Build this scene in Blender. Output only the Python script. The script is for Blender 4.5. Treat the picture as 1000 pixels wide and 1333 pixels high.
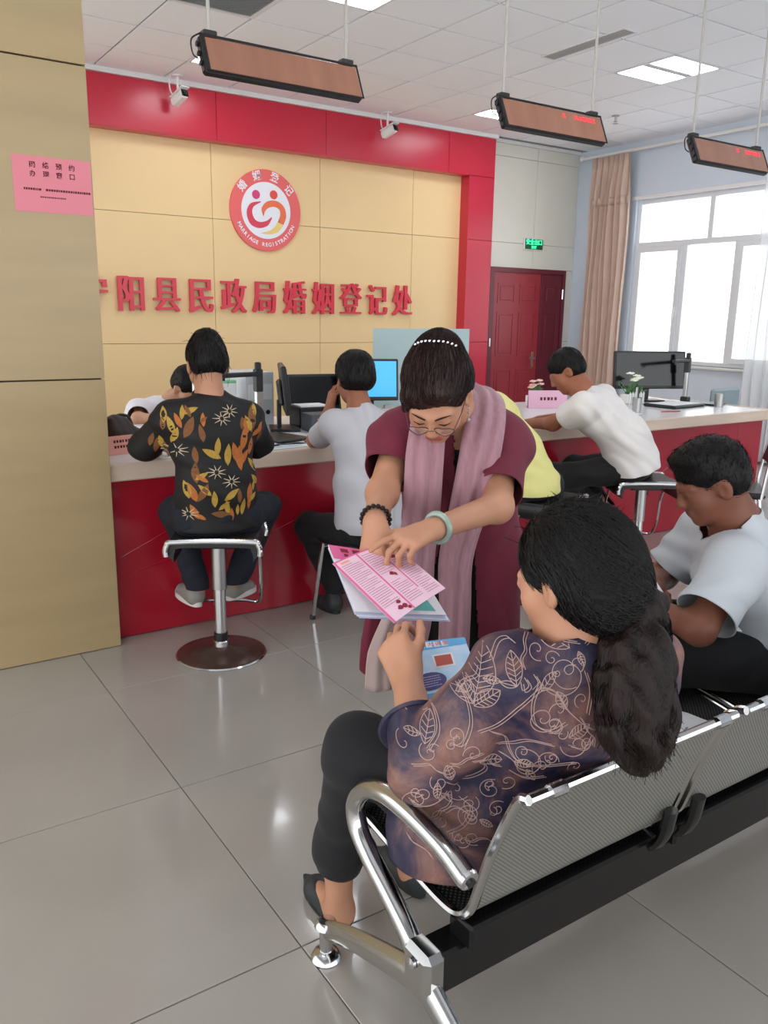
import bpy, bmesh, math, random
import numpy as np
from mathutils import Vector, Matrix
from mathutils.bvhtree import BVHTree

for o in list(bpy.data.objects):
    bpy.data.objects.remove(o)
scene = bpy.context.scene
COL = scene.collection

# ------------------------------------------------------------------ camera, sky, exposure
cam_data = bpy.data.cameras.new('camera')
cam_data.sensor_fit = 'VERTICAL'
cam_data.sensor_height = 36.0
cam_data.lens = 1076.8 / 1333 * 36.0
cam_data.clip_start = 0.05
cam = bpy.data.objects.new('camera', cam_data)
COL.objects.link(cam)
YAW, PITCH, ROLL = .591085, .233711, .016271
_f = Vector((math.sin(YAW), math.cos(YAW), 0)); _r = Vector((math.cos(YAW), -math.sin(YAW), 0)); _u = Vector((0, 0, 1))
CF = _f * math.cos(PITCH) - _u * math.sin(PITCH)
_up = _u * math.cos(PITCH) + _f * math.sin(PITCH)
CR = _r * math.cos(ROLL) + _up * math.sin(ROLL)
CU = _up * math.cos(ROLL) - _r * math.sin(ROLL)
cam.matrix_world = Matrix(((CR.x, CU.x, -CF.x, 0), (CR.y, CU.y, -CF.y, 0), (CR.z, CU.z, -CF.z, 1.456), (0, 0, 0, 1)))
scene.camera = cam

world = bpy.data.worlds.new('overcast_sky')
scene.world = world
world.use_nodes = True
world.node_tree.nodes['Background'].inputs[0].default_value = (0.95, 0.975, 1.0, 1)
world.node_tree.nodes['Background'].inputs[1].default_value = 1.7

scene.view_settings.view_transform = 'Standard'
scene.view_settings.look = 'None'
scene.view_settings.gamma = 1.0
scene.view_settings.use_curve_mapping = False
scene.view_settings.exposure = 0.68
CEIL_LIGHT = 8.0       # radiance of the ceiling light panels

# ------------------------------------------------------------------ materials
def lin(h):
    if isinstance(h, str):
        h = h.lstrip('#'); v = [int(h[i:i+2], 16) / 255 for i in (0, 2, 4)]
    else:
        v = [x / 255 for x in h]
    return tuple((x / 12.92 if x <= .04045 else ((x + .055) / 1.055) ** 2.4) for x in v)

MATS = {}
def pm(name, col, rough=.5, metal=0, noise=0, nscale=5, bump=0, bscale=60, coat=0, emit=None, estr=1, spec=.5, stretch=None, sheen=0, col2=None, detail=4, crough=.08):
    if name in MATS: return MATS[name]
    m = bpy.data.materials.new(name); m.use_nodes = True
    nt = m.node_tree; b = nt.nodes['Principled BSDF']
    c = lin(col)
    b.inputs['Base Color'].default_value = (*c, 1)
    b.inputs['Roughness'].default_value = rough
    b.inputs['Metallic'].default_value = metal
    b.inputs['Specular IOR Level'].default_value = spec
    if coat:
        b.inputs['Coat Weight'].default_value = coat; b.inputs['Coat Roughness'].default_value = crough
    if sheen:
        b.inputs['Sheen Weight'].default_value = sheen
    if emit:
        b.inputs['Emission Color'].default_value = (*lin(emit), 1); b.inputs['Emission Strength'].default_value = estr
    if noise or bump:
        tc = nt.nodes.new('ShaderNodeTexCoord'); mp = nt.nodes.new('ShaderNodeMapping')
        nt.links.new(tc.outputs['Object'], mp.inputs[0])
        if stretch: mp.inputs['Scale'].default_value = stretch
    if noise:
        n = nt.nodes.new('ShaderNodeTexNoise'); n.inputs['Scale'].default_value = nscale; n.inputs['Detail'].default_value = detail
        nt.links.new(mp.outputs[0], n.inputs['Vector'])
        mx = nt.nodes.new('ShaderNodeMix'); mx.data_type = 'RGBA'
        d = lin(col2) if col2 else tuple(max(0, x * (1 - noise)) for x in c)
        e = c if col2 else tuple(min(1, x * (1 + noise)) for x in c)
        mx.inputs[6].default_value = (*d, 1); mx.inputs[7].default_value = (*e, 1)
        rp = nt.nodes.new('ShaderNodeMapRange'); rp.inputs[1].default_value = .3; rp.inputs[2].default_value = .7
        nt.links.new(n.outputs[0], rp.inputs[0]); nt.links.new(rp.outputs[0], mx.inputs[0])
        nt.links.new(mx.outputs[2], b.inputs['Base Color'])
    if bump:
        n2 = nt.nodes.new('ShaderNodeTexNoise'); n2.inputs['Scale'].default_value = bscale; n2.inputs['Detail'].default_value = 3
        nt.links.new(mp.outputs[0], n2.inputs['Vector'])
        bp = nt.nodes.new('ShaderNodeBump'); bp.inputs['Strength'].default_value = bump; bp.inputs['Distance'].default_value = .004
        nt.links.new(n2.outputs[0], bp.inputs['Height']); nt.links.new(bp.outputs[0], b.inputs['Normal'])
    MATS[name] = m
    return m

def glass_mat(name, tint, alpha, rough=.03):
    """thin pane: mostly lets light straight through, with a faint body colour and a gloss"""
    m = bpy.data.materials.new(name); m.use_nodes = True; nt = m.node_tree
    b = nt.nodes['Principled BSDF']; b.inputs['Base Color'].default_value = (*lin(tint), 1)
    b.inputs['Roughness'].default_value = rough; b.inputs['Alpha'].default_value = alpha
    MATS[name] = m
    return m

def perforated(name, col, dark, pitch, rough=.35, metal=.8):
    m = pm(name, col, rough, metal); nt = m.node_tree; b = nt.nodes['Principled BSDF']
    tc = nt.nodes.new('ShaderNodeTexCoord'); 
    uv = nt.nodes.new('ShaderNodeUVMap')
    def math_(op, a, bb):
        n = nt.nodes.new('ShaderNodeMath'); n.operation = op
        for i, v in enumerate((a, bb)):
            if v is None: continue
            if isinstance(v, (int, float)): n.inputs[i].default_value = v
            else: nt.links.new(v, n.inputs[i])
        return n.outputs[0]
    sp = nt.nodes.new('ShaderNodeSeparateXYZ'); nt.links.new(uv.outputs[0], sp.inputs[0])
    u = math_('MULTIPLY', sp.outputs[0], 2 * math.pi / pitch); v = math_('MULTIPLY', sp.outputs[1], 2 * math.pi / pitch)
    s = math_('MULTIPLY', math_('SINE', u, None), math_('SINE', v, None))
    hole = math_('GREATER_THAN', s, .34)
    mx = nt.nodes.new('ShaderNodeMix'); mx.data_type = 'RGBA'
    mx.inputs[6].default_value = (*lin(col), 1); mx.inputs[7].default_value = (*lin(dark), 1)
    nt.links.new(hole, mx.inputs[0]); nt.links.new(mx.outputs[2], b.inputs['Base Color'])
    mt = math_('SUBTRACT', metal, math_('MULTIPLY', hole, metal)); nt.links.new(mt, b.inputs['Metallic'])
    bp = nt.nodes.new('ShaderNodeBump'); bp.inputs['Strength'].default_value = .5; bp.inputs['Distance'].default_value = .002; bp.invert = True
    nt.links.new(hole, bp.inputs['Height']); nt.links.new(bp.outputs[0], b.inputs['Normal'])
    return m

# ------------------------------------------------------------------ object helpers
def link(o): COL.objects.link(o); return o
def tag(o, label=None, cat=None, group=None, kind=None):
    if label: o['label'] = label
    if cat: o['category'] = cat
    if group: o['group'] = group
    if kind: o['kind'] = kind
    return o
def empty(name, loc=(0, 0, 0), rz=0):
    o = bpy.data.objects.new(name, None); o.empty_display_size = .05
    o.location = loc; o.rotation_euler = (0, 0, rz)
    return link(o)
def thing(name, label, cat, loc=(0, 0, 0), rz=0, group=None):
    return tag(empty(name, loc, rz), label, cat, group)
def mesh_obj(name, me, mat, parent=None):
    """mesh is in the parent's coordinates"""
    o = bpy.data.objects.new(name, me)
    if mat is not None and not me.materials: me.materials.append(mat)
    if parent is not None: o.parent = parent
    return link(o)
def copy_tree(o, parent=None):
    c = o.copy(); COL.objects.link(c); c.parent = parent
    for ch in o.children: copy_tree(ch, c)
    return c

class MB:
    """collects faces of one part"""
    def __init__(s): s.v = []; s.f = []; s.uv = None
    def add(s, vs, fs):
        n = len(s.v); s.v += [tuple(p) for p in vs]; s.f += [tuple(i + n for i in f) for f in fs]; return s
    def box(s, c, d, rot=None, bev=0):
        x, y, z = (k / 2 for k in d)
        if bev:
            b = min(bev, x * .9, y * .9, z * .9)
            pts = []
            for sx in (-1, 1):
                for sy in (-1, 1):
                    for sz in (-1, 1):
                        pts += [(sx * x, sy * (y - b), sz * (z - b)), (sx * (x - b), sy * y, sz * (z - b)), (sx * (x - b), sy * (y - b), sz * z)]
            bm = bmesh.new()
            for p in pts: bm.verts.new(p)
            bmesh.ops.convex_hull(bm, input=bm.verts)
            bmesh.ops.dissolve_limit(bm, angle_limit=.01, verts=bm.verts, edges=bm.edges)
            bm.verts.index_update()
            vs = [v.co.copy() for v in bm.verts]; fs = [[v.index for v in f.verts] for f in bm.faces]
            bm.free()
        else:
            vs = [Vector((a, b_, c_)) for a in (-x, x) for b_ in (-y, y) for c_ in (-z, z)]
            fs = [(0, 1, 3, 2), (4, 6, 7, 5), (0, 4, 5, 1), (2, 3, 7, 6), (0, 2, 6, 4), (1, 5, 7, 3)]
        M = rot if rot is not None else Matrix.Identity(3)
        return s.add([Vector(c) + M @ Vector(p) for p in vs], fs)
    def b2(s, lo, hi, bev=0):
        return s.box([(a + b) / 2 for a, b in zip(lo, hi)], [abs(b - a) for a, b in zip(lo, hi)], bev=bev)
    def tube(s, path, r, n=10, closed=False, caps=True, flat=None):
        """swept round (or flattened) section; r a number or list"""
        P = [Vector(p) for p in path]; N = len(P)
        rr = r if isinstance(r, (list, tuple)) else [r] * N
        T = []
        for i in range(N):
            a = P[(i - 1) % N] if (closed or i > 0) else P[i]; b = P[(i + 1) % N] if (closed or i < N - 1) else P[i]
            T.append((b - a).normalized() if (b - a).length > 1e-9 else Vector((0, 0, 1)))
        ref = Vector((0, 0, 1)) if abs(T[0].z) < .9 else Vector((1, 0, 0))
        if flat is not None: ref = Vector(flat[0])
        nrm = (ref - T[0] * ref.dot(T[0])).normalized()
        vs = []
        for i in range(N):
            if i:
                nrm = (nrm - T[i] * nrm.dot(T[i]))
                nrm = nrm.normalized() if nrm.length > 1e-6 else T[i].orthogonal().normalized()
            bi = T[i].cross(nrm)
            kf = flat[1] if flat is not None else 1
            for k in range(n):
                a = 2 * math.pi * k / n
                vs.append(P[i] + nrm * (math.cos(a) * rr[i]) + bi * (math.sin(a) * rr[i] * kf))
        fs = []
        for i in range(N if closed else N - 1):
            j = (i + 1) % N
            for k in range(n):
                l = (k + 1) % n
                fs.append((i * n + k, i * n + l, j * n + l, j * n + k))
        if caps and not closed:
            fs.append(tuple(range(n - 1, -1, -1))); fs.append(tuple((N - 1) * n + k for k in range(n)))
        return s.add(vs, fs)
    def lathe(s, prof, c=(0, 0, 0), n=32, axis=None):
        c = Vector(c); ax = Vector(axis).normalized() if axis is not None else Vector((0, 0, 1))
        e1 = ax.orthogonal().normalized(); e2 = ax.cross(e1)
        vs = []; fs = []
        for r, z in prof:
            for k in range(n):
                a = 2 * math.pi * k / n
                vs.append(c + e1 * (math.cos(a) * r) + e2 * (math.sin(a) * r) + ax * z)
        for i in range(len(prof) - 1):
            for k in range(n):
                l = (k + 1) % n
                fs.append((i * n + k, i * n + l, (i + 1) * n + l, (i + 1) * n + k))
        if prof[0][0] > 1e-5: fs.append(tuple(range(n - 1, -1, -1)))
        if prof[-1][0] > 1e-5: fs.append(tuple((len(prof) - 1) * n + k for k in range(n)))
        return s.add(vs, fs)
    def prism(s, poly, o, ex, ey, depth):
        """polygon in the plane (ex, ey) at o, pushed along ex x ey by depth (centred)"""
        o = Vector(o); ex = Vector(ex); ey = Vector(ey); ez = ex.cross(ey).normalized()
        n = len(poly)
        a = [o + ex * p[0] + ey * p[1] - ez * (depth / 2) for p in poly]; b = [p + ez * depth for p in a]
        return s.add(a + b, [tuple(range(n - 1, -1, -1)), tuple(range(n, 2 * n))] + [(i, (i + 1) % n, n + (i + 1) % n, n + i) for i in range(n)])
    def sheet(s, rows, th=.002, dirn=None):
        """a grid of points (list of rows) given thickness th along its normals"""
        R = len(rows); Cn = len(rows[0]); V = [[Vector(p) for p in r] for r in rows]
        top = []; bot = []
        for i in range(R):
            for j in range(Cn):
                du = V[min(i + 1, R - 1)][j] - V[max(i - 1, 0)][j]; dv = V[i][min(j + 1, Cn - 1)] - V[i][max(j - 1, 0)]
                n = du.cross(dv); n = n.normalized() if n.length > 1e-12 else Vector((0, 0, 1))
                top.append(V[i][j] + n * th / 2); bot.append(V[i][j] - n * th / 2)
        N = R * Cn; fs = []
        idx = lambda i, j: i * Cn + j
        for i in range(R - 1):
            for j in range(Cn - 1):
                a, b, c, d = idx(i, j), idx(i + 1, j), idx(i + 1, j + 1), idx(i, j + 1)
                fs.append((a, b, c, d)); fs.append((N + d, N + c, N + b, N + a))
        per = [idx(0, j) for j in range(Cn)] + [idx(i, Cn - 1) for i in range(1, R)] + [idx(R - 1, j) for j in range(Cn - 2, -1, -1)] + [idx(i, 0) for i in range(R - 2, 0, -1)]
        for k in range(len(per)):
            a, b = per[k], per[(k + 1) % len(per)]
            fs.append((a, b, N + b, N + a))
        return s.add(top + bot, fs)
    def mesh(s, name, smooth=35, off=(0, 0, 0)):
        me = bpy.data.meshes.new(name)
        o = Vector(off)
        me.from_pydata([tuple(Vector(p) - o) for p in s.v], [], s.f)
        me.update()
        if smooth is not None:
            me.shade_smooth()
            if smooth < 180: me.set_sharp_from_angle(angle=math.radians(smooth))
        return me
    def build(s, name, mat, parent=None, smooth=35, world=False):
        """world=True: faces were given in world coordinates, parent is an unrotated root"""
        off = (0, 0, 0)
        if world and parent is not None:
            q = parent; off = Vector((0, 0, 0))
            while q is not None: off = off + Vector(q.location); q = q.parent
        return mesh_obj(name, s.mesh(name, smooth, off), mat, parent)

def crom(pts, n=8, closed=False):
    """Catmull-Rom through the points"""
    P = [Vector(p) for p in pts]; N = len(P); out = []
    for i in range(N if closed else N - 1):
        p0 = P[(i - 1) % N] if closed or i > 0 else P[0] * 2 - P[1]; p1 = P[i]; p2 = P[(i + 1) % N]
        p3 = P[(i + 2) % N] if closed or i < N - 2 else P[N - 1] * 2 - P[N - 2]
        for k in range(n):
            t = k / n
            out.append(.5 * ((2 * p1) + (p2 - p0) * t + (2 * p0 - 5 * p1 + 4 * p2 - p3) * t * t + (3 * p1 - p0 - 3 * p2 + p3) * t ** 3))
    if not closed: out.append(P[-1])
    return out

def text_mesh(s, size, depth=.002, offset=0, fat=0, align='CENTER', squeeze=1):
    """flat lettering standing in the XY plane; fat thickens upright strokes only"""
    cu = bpy.data.curves.new('lettering', 'FONT'); cu.body = s; cu.size = size; cu.extrude = depth / 2; cu.offset = offset
    cu.align_x = align; cu.align_y = 'CENTER'; cu.resolution_u = 3
    ob = bpy.data.objects.new('tmp', cu); COL.objects.link(ob)
    dg = bpy.context.evaluated_depsgraph_get(); dg.update()
    me = bpy.data.meshes.new_from_object(ob.evaluated_get(dg))
    bpy.data.objects.remove(ob); bpy.data.curves.remove(cu)
    vs = np.zeros(len(me.vertices) * 3); me.vertices.foreach_get('co', vs); vs = vs.reshape(-1, 3)
    fs = [tuple(p.vertices) for p in me.polygons]
    bpy.data.meshes.remove(me)
    vs[:, 0] *= squeeze
    if fat:
        n = len(vs); k = max(2, int(fat / (size * .02)) + 1); V = []; F = []
        for i in range(k):
            w = vs.copy(); w[:, 0] += fat * (i / (k - 1) - .5); w[:, 2] *= 1 - .01 * i
            V.append(w); F += [tuple(j + n * i for j in f) for f in fs]
        vs = np.vstack(V); fs = F
    return vs, fs

def put_text(mb, s, o, ex, ey, size, **kw):
    vs, fs = text_mesh(s, size, **kw)
    o = Vector(o); ex = Vector(ex).normalized(); ey = Vector(ey).normalized(); ez = ex.cross(ey)
    mb.add([o + ex * p[0] + ey * p[1] + ez * p[2] for p in vs], fs)
# ------------------------------------------------------------------ palette
M_tile = pm('polished_floor_tile', '#a9a39b', .12, noise=.05, nscale=2.2, spec=.5, coat=.25, crough=.04)
M_grout = pm('floor_grout', '#77706a', .8)
M_ceil = pm('ceiling_tile_white', '#f5f8fd', .9, bump=.25, bscale=180)
M_grid = pm('ceiling_grid_grey', '#8d8d92', .7)
M_yellow = pm('cream_yellow_panel', '#f2d29b', .4, noise=.03, nscale=1.2)
M_yback = pm('panel_joint', '#7d6a44', .8)
M_red = pm('red_gloss_panel', '#c82840', .25, noise=.03, nscale=1.5)
M_redc = pm('red_counter_panel', '#a2182a', .20, noise=.05, nscale=1.3)
M_redj = pm('red_panel_joint', '#7c1522', .6)
M_white_panel = pm('offwhite_wall_panel', '#dedcd0', .3, noise=.02, nscale=1.5)
M_wpj = pm('offwhite_panel_joint', '#8e8c80', .8)
M_blue = pm('pale_blue_paint', '#d2dde9', .75, noise=.02, nscale=2)
M_col = pm('column_tan_panel', '#a9936c', .32, noise=.06, nscale=1.6, bump=.06, bscale=90, stretch=(1, 1, 6))
M_colj = pm('column_joint', '#3a3026', .8)
M_plastic_w = pm('white_plastic', '#e8e8e6', .35)
M_black = pm('black_plastic', '#17181a', .4)
M_blackg = pm('black_gloss', '#0d0e10', .12)
M_chrome = pm('chrome', '#d8d8da', .12, metal=1)
M_chromed = pm('brushed_steel', '#b9b9b8', .3, metal=1)
M_alu = pm('white_aluminium', '#dfe3e6', .4)
M_paper = pm('white_paper', '#f0f1f2', .8)
M_pinkpaper = pm('pink_paper', '#dd8490', .8)
M_darkink = pm('dark_red_ink', '#5d1a24', .8)
M_grille = pm('grille_grey', '#b4b4b4', .6)
M_dark = pm('dark_void', '#2a2a2c', .9)

def st(name, mb, mat, parent=None, smooth=30, label=None):
    o = mb.build(name, mat, parent, smooth)
    if parent is None: o['kind'] = 'structure'
    return o

# ------------------------------------------------------------------ floor
floor = st('floor', MB().b2((-4, -4.5, -.12), (8.25, 8.0, -.003)), M_grout)
TS = .8
tile_me = MB().box((0, 0, -.006), (TS - .0035, TS - .0035, .012), bev=.0012).mesh('tile', 30)
tile_me.materials.append(M_tile)
for i in range(-4, 10):
    for j in range(-4, 8):
        x = .78 + TS * (i + .5); y = 1.482 + TS * (j + .5)
        if x > 8.2: continue
        o = bpy.data.objects.new('tile', tile_me); o.parent = floor; o.location = (x, y, 0); link(o)

# ------------------------------------------------------------------ ceiling with lay-in tiles, lights and vents
ZC = 3.47
ceiling = st('ceiling', MB().b2((-4, -4.5, ZC + .012), (8.25, 8.0, ZC + .1)), M_grid)
CX, CY = .605, .625
FIX = {(-1, -1), (-1, 2), (4, -1), (4, 2), (-1, -6), (4, -6), (-6, -1), (-6, -6), (-6, 2), (-1, -9), (4, -9)}   # light fixture cells
GRILL = {(-2, 0)}
ct_me = MB().box((0, 0, .008), (CX - .017, CY - .017, .016), bev=.002).mesh('ceiling_tile', 30)
ct_me.materials.append(M_ceil)
M_lamp = pm('light_diffuser', '#ffffff', .5, emit='#f4f8ff', estr=CEIL_LIGHT)
M_lampframe = pm('light_frame', '#e6e7e8', .5)
def cell(i, j): return 3.39 + CX * (i + .5), 5.3 + CY * (j + .5)
for i in range(-8, 8):
    for j in range(-9, 4):
        if (i, j) in FIX or (i, j) in GRILL: continue
        x, y = cell(i, j)
        o = bpy.data.objects.new('ceiling_tile', ct_me); o.parent = ceiling; o.location = (x, y, ZC); link(o)
names = {(-1, -1): 'square ceiling light panel at the top edge, above the left heater',
         (-1, 2): 'square ceiling light panel hidden behind the left heater',
         (4, -1): 'square twin-panel ceiling light with grey slot, right of the slot vent',
         (4, 2): 'small-looking far ceiling light panel behind the middle heater'}
for n, (i, j) in enumerate(sorted(FIX)):
    x, y = cell(i, j)
    t = thing('ceiling_light', names.get((i, j)) or 'twin-panel ceiling light out of the picture, %s row, %s' % ({-9: 'hindmost', -6: 'nearer', -1: 'middle', 2: 'farthest'}[j], {-6: 'above the column side', -1: 'above the waiting bench', 4: 'towards the window'}[i]), 'ceiling light', (x, y, ZC), group='ceiling light panels')
    f = MB()
    for sx in (-1, 1):
        f.b2((sx * .29 - .012 if sx > 0 else -.302, -.31, -.004), (.302 if sx > 0 else -.278, .31, .014))
        f.b2((-.29, sx * .3 - .012, -.004), (.29, sx * .3 + .01, .014))
    f.build('frame', M_lampframe, t)
    for sy in (-1, 1):
        MB().b2((-.278, sy * .165 - .115, .0), (.278, sy * .165 + .115, .012), bev=.002).build('diffuser', M_lamp, t)
    g = MB().b2((-.278, -.048, .008), (.278, .048, .014)).build('slot_grille', M_grille, t)
    for k in range(3):
        MB().b2((-.278, -.034 + k * .03, .0), (.278, -.026 + k * .03, .009)).build('slot_blade', M_lampframe, g)
# return air grille by the left heater
x, y = cell(-2, 0)
t = thing('air_grille', 'square louvred return air grille at the top edge left of the heater rod', 'vent', (x, y, ZC))
f = MB()
for sx in (-1, 1):
    f.b2((sx * .285 - .015, -.3, -.004), (sx * .285 + .015, .3, .012)); f.b2((-.27, sx * .292 - .015, -.004), (.27, sx * .292 + .015, .012))
f.build('frame', M_lampframe, t); MB().b2((-.27, -.28, .011), (.27, .28, .013)).build('backing', pm('grille_backing', '#77777a', .8), t)
rt = Matrix.Rotation(math.radians(35), 3, 'X')
bl = MB().box((0, 0, 0), (.54, .022, .003), rt).mesh('louvre'); bl.materials.append(M_grille)
for k in range(22):
    o = mesh_obj('louvre', bl, None, t); o.location = (0, -.262 + k * .025, .002)
# slot diffuser
t = thing('slot_vent', 'long narrow slot air vent in the ceiling between the middle heater rods', 'vent', (5.08, 4.915, ZC))
f = MB(); f.b2((-.075, -.42, -.005), (-.06, .42, .0)); f.b2((.06, -.42, -.005), (.075, .42, .0)); f.b2((-.06, -.42, -.005), (.06, -.405, .0)); f.b2((-.06, .405, -.005), (.06, .42, .0))
f.build('frame', M_lampframe, t); MB().b2((-.06, -.405, -.002), (.06, .405, -.0005)).build('backing', pm('grille_backing', '#77777a', .8), t)
for k in range(4):
    MB().b2((-.05 + k * .027, -.405, -.005), (-.035 + k * .027, .405, -.0015)).build('blade', M_grille, t)
# sprinklers
for (x, y, lab) in ((7.0, 6.31, 'small ceiling sprinkler right of the middle heater'), (3.9, 6.55, 'small ceiling sprinkler above the left heater\'s right end')):
    t = thing('sprinkler', lab, 'sprinkler', (x, y, ZC))
    MB().lathe([(.04, 0), (.04, -.006), (.012, -.012), (.01, -.05), (.018, -.055), (.018, -.06)], n=14).build('head', M_chromed, t)
    MB().lathe([(.028, -.075), (.028, -.078)], n=14).build('deflector', M_chromed, t)

# ------------------------------------------------------------------ back wall behind the counter: cream panels, red fascia and pillar
YB = 7.93; YF = 7.78
wall_back = st('wall_back', MB().b2((-.6, YB + .012, 0), (8.25, YB + .16, ZC + .012)), M_yback)
def panel_set(parent, xs, zs, y0, y1, mat, name='panel', gap=.004):
    for a, b in zip(xs, xs[1:]):
        for c, d in zip(zs, zs[1:]):
            MB().b2((a + gap / 2, y0, c + gap / 2), (b - gap / 2, y1, d - gap / 2), bev=.0015).build(name, mat, parent)
panel_set(wall_back, [-.28, .9, 2.09, 3.275, 4.46, 5.64, 6.33], [0, 1.155, 2.335, 3.03], YB, YB + .012, M_yellow)
fascia = st('trim_1', MB().b2((-.4, YF + .012, 3.02), (6.68, YB + .01, 3.43)), M_redj)
panel_set(fascia, [-.28, .9, 2.1, 3.28, 4.45, 6.01, 6.684], [3.012, 3.43], YF, YF + .012, M_red, 'fascia_panel')
MB().b2((-.4, YF + .003, 3.008), (6.3, YB, 3.02)).build('soffit', M_red, fascia)
pil = st('trim_2', MB().b2((6.325, YF + .012, 0), (6.675, YB + .01, 3.012)), M_redj)
panel_set(pil, [6.315, 6.684], [0, 1.16, 2.32, 3.012], YF, YF + .012, M_red, 'pillar_panel')
MB().b2((6.313, YF + .001, 0), (6.325, YB, 3.012)).build('pillar_side', M_red, pil)
MB().b2((6.675, YF + .001, 0), (6.684, YB, 3.43)).build('pillar_side', M_red, pil)
st('trim_3', MB().b2((-.4, YF - .03, 3.43), (6.70, YF + .1, ZC + .012), bev=.004), M_plastic_w)
# off-white panelled wall beyond with the door opening
wb2 = st('wall_back_right', MB().b2((6.684, YB + .008, 2.045), (8.25, YB + .012, ZC)), M_wpj)
panel_set(wb2, [6.686, 7.486, 8.2], [2.045, 2.335, 3.3, ZC - .03], YB - .004, YB + .008, M_white_panel)
panel_set(wb2, [8.06, 8.2], [0, 1.155, 2.045], YB - .004, YB + .008, M_white_panel)
st('trim_4', MB().b2((6.7, YB - .03, ZC - .03), (8.2, YB + .01, ZC + .011), bev=.004), M_plastic_w)

# door
M_door = pm('dark_red_door', '#9a2f3a', .35, noise=.06, nscale=3, stretch=(3, 3, .4))
M_doord = pm('deep_red_door_leaf', '#6c2430', .35, noise=.06, nscale=3)
door = tag(empty('door_1', (6.84, YB, 0)), kind='structure')
f = MB(); f.b2((-.05, -.03, 0), (.02, .012, 2.045)); f.b2((1.17, -.03, 0), (1.22, .012, 2.045)); f.b2((.02, -.03, 1.99), (1.17, .012, 2.045))
f.build('door_frame', M_doord, door)
lf = MB().b2((.02, -.012, .01), (.80, .01, 1.99), bev=.003).build('main_leaf', M_door, door)
def raised(parent, x0, x1, z0, z1, mat):
    m = MB(); w = .02; y0 = -.012
    m.b2((x0, y0 - .006, z0), (x1, y0, z0 + w)); m.b2((x0, y0 - .006, z1 - w), (x1, y0, z1)); m.b2((x0, y0 - .006, z0 + w), (x0 + w, y0, z1 - w)); m.b2((x1 - w, y0 - .006, z0 + w), (x1, y0, z1 - w))
    m.box(((x0 + x1) / 2, y0 - .002, (z0 + z1) / 2), (x1 - x0 - .08, .01, z1 - z0 - .08), bev=.004)
    m.build('moulding', mat, parent)
for (a, b) in ((.09, .37), (.45, .73)):
    raised(lf, a, b, 1.62, 1.86, M_door); raised(lf, a, b, .98, 1.52, M_door); raised(lf, a, b, .2, .82, M_door)
sl = MB().b2((.81, -.012, .01), (1.17, .01, 1.99), bev=.003).build('side_leaf', M_doord, door)
raised(sl, .87, 1.1, 1.62, 1.86, M_doord); raised(sl, .87, 1.1, .98, 1.52, M_doord)
h = MB().b2((.70, -.02, .83), (.745, -.012, 1.03), bev=.006); h.tube([(.722, -.02, .95), (.722, -.06, .95), (.71, -.065, .95), (.60, -.065, .955)], .011, 8)
h.build('lever_handle', M_chrome, door)
for z in (.3, 1.75): MB().lathe([(.009, -.06), (.009, .06)], (1.172, -.035, z), 10).build('hinge', M_chrome, door)
MB().b2((-.028, -.035, 1.1), (-.012, -.03, 1.2)).build('strike_plate', M_chrome, door)

# exit sign
ex = thing('exit_sign', 'small green lit exit sign on the off-white wall above the door', 'sign', (7.468, YB - .004, 2.335))
MB().b2((-.155, -.03, -.068), (.155, 0, .068), bev=.004).build('housing', M_plastic_w, ex)
MB().b2((-.148, -.0315, -.06), (.148, -.0295, .06)).build('face', pm('exit_face', '#0b3b22', .3, emit='#0a4a28', estr=.4), ex)
tm = MB(); put_text(tm, '安全出口', (0, -.033, .02), (1, 0, 0), (0, 0, 1), .068, offset=.001); put_text(tm, 'EXIT', (0, -.033, -.036), (1, 0, 0), (0, 0, 1), .042, offset=.001)
tm.build('lettering', pm('exit_green', '#38f0a0', .4, emit='#35e79a', estr=1.3), ex, None)

# ------------------------------------------------------------------ right wall with the window
XW = 8.2
W0, W1, WZ0, WZ1 = 3.55, 6.97, .95, 2.82
wr = MB(); wr.b2((XW, -4.5, 0), (XW + .22, W0, ZC)); wr.b2((XW, W1, 0), (XW + .22, YB + .01, ZC)); wr.b2((XW, W0, 0), (XW + .22, W1, WZ0)); wr.b2((XW, W0, WZ1), (XW + .22, W1, ZC))
st('wall_right', wr, M_blue)
win = tag(empty('window_1', (XW + .07, 0, 0)), kind='structure')
def bar(y0, y1, z0, z1, d=.06, name='frame_bar', par=win, mat=M_alu, x=0):
    return MB().b2((x - d / 2, y0, z0), (x + d / 2, y1, z1), bev=.004).build(name, mat, par)
bar(W0, W1, WZ0, WZ0 + .05); bar(W0, W1, WZ1 - .05, WZ1); bar(W0, W0 + .05, WZ0 + .05, WZ1 - .05); bar(W1 - .05, W1, WZ0 + .05, WZ1 - .05)
ZT = 2.31
bar(W0 + .05, W1 - .05, ZT - .03, ZT + .03)
for y in (5.96, 4.9): bar(y - .03, y + .03, ZT + .03, WZ1 - .05)
ms = [6.26, 5.6, 4.9, 4.2]
for y in ms: bar(y - .03, y + .03, WZ0 + .05, ZT - .03)
M_pane = glass_mat('window_glass', '#e8f4f6', .08)
zs = (WZ0 + .05, ZT - .03)
ys = [W0 + .05] + sorted(ms) + [W1 - .05]
for a, b in zip(ys, ys[1:]):
    MB().b2((-.004, a + .02, zs[0]), (.004, b - .02, zs[1])).build('pane', M_pane, win)
for a, b in zip([W0 + .05, 4.9, 5.96], [4.9, 5.96, W1 - .05]):
    MB().b2((-.004, a + .02, ZT + .03), (.004, b - .02, WZ1 - .05)).build('pane', M_pane, win)
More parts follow.
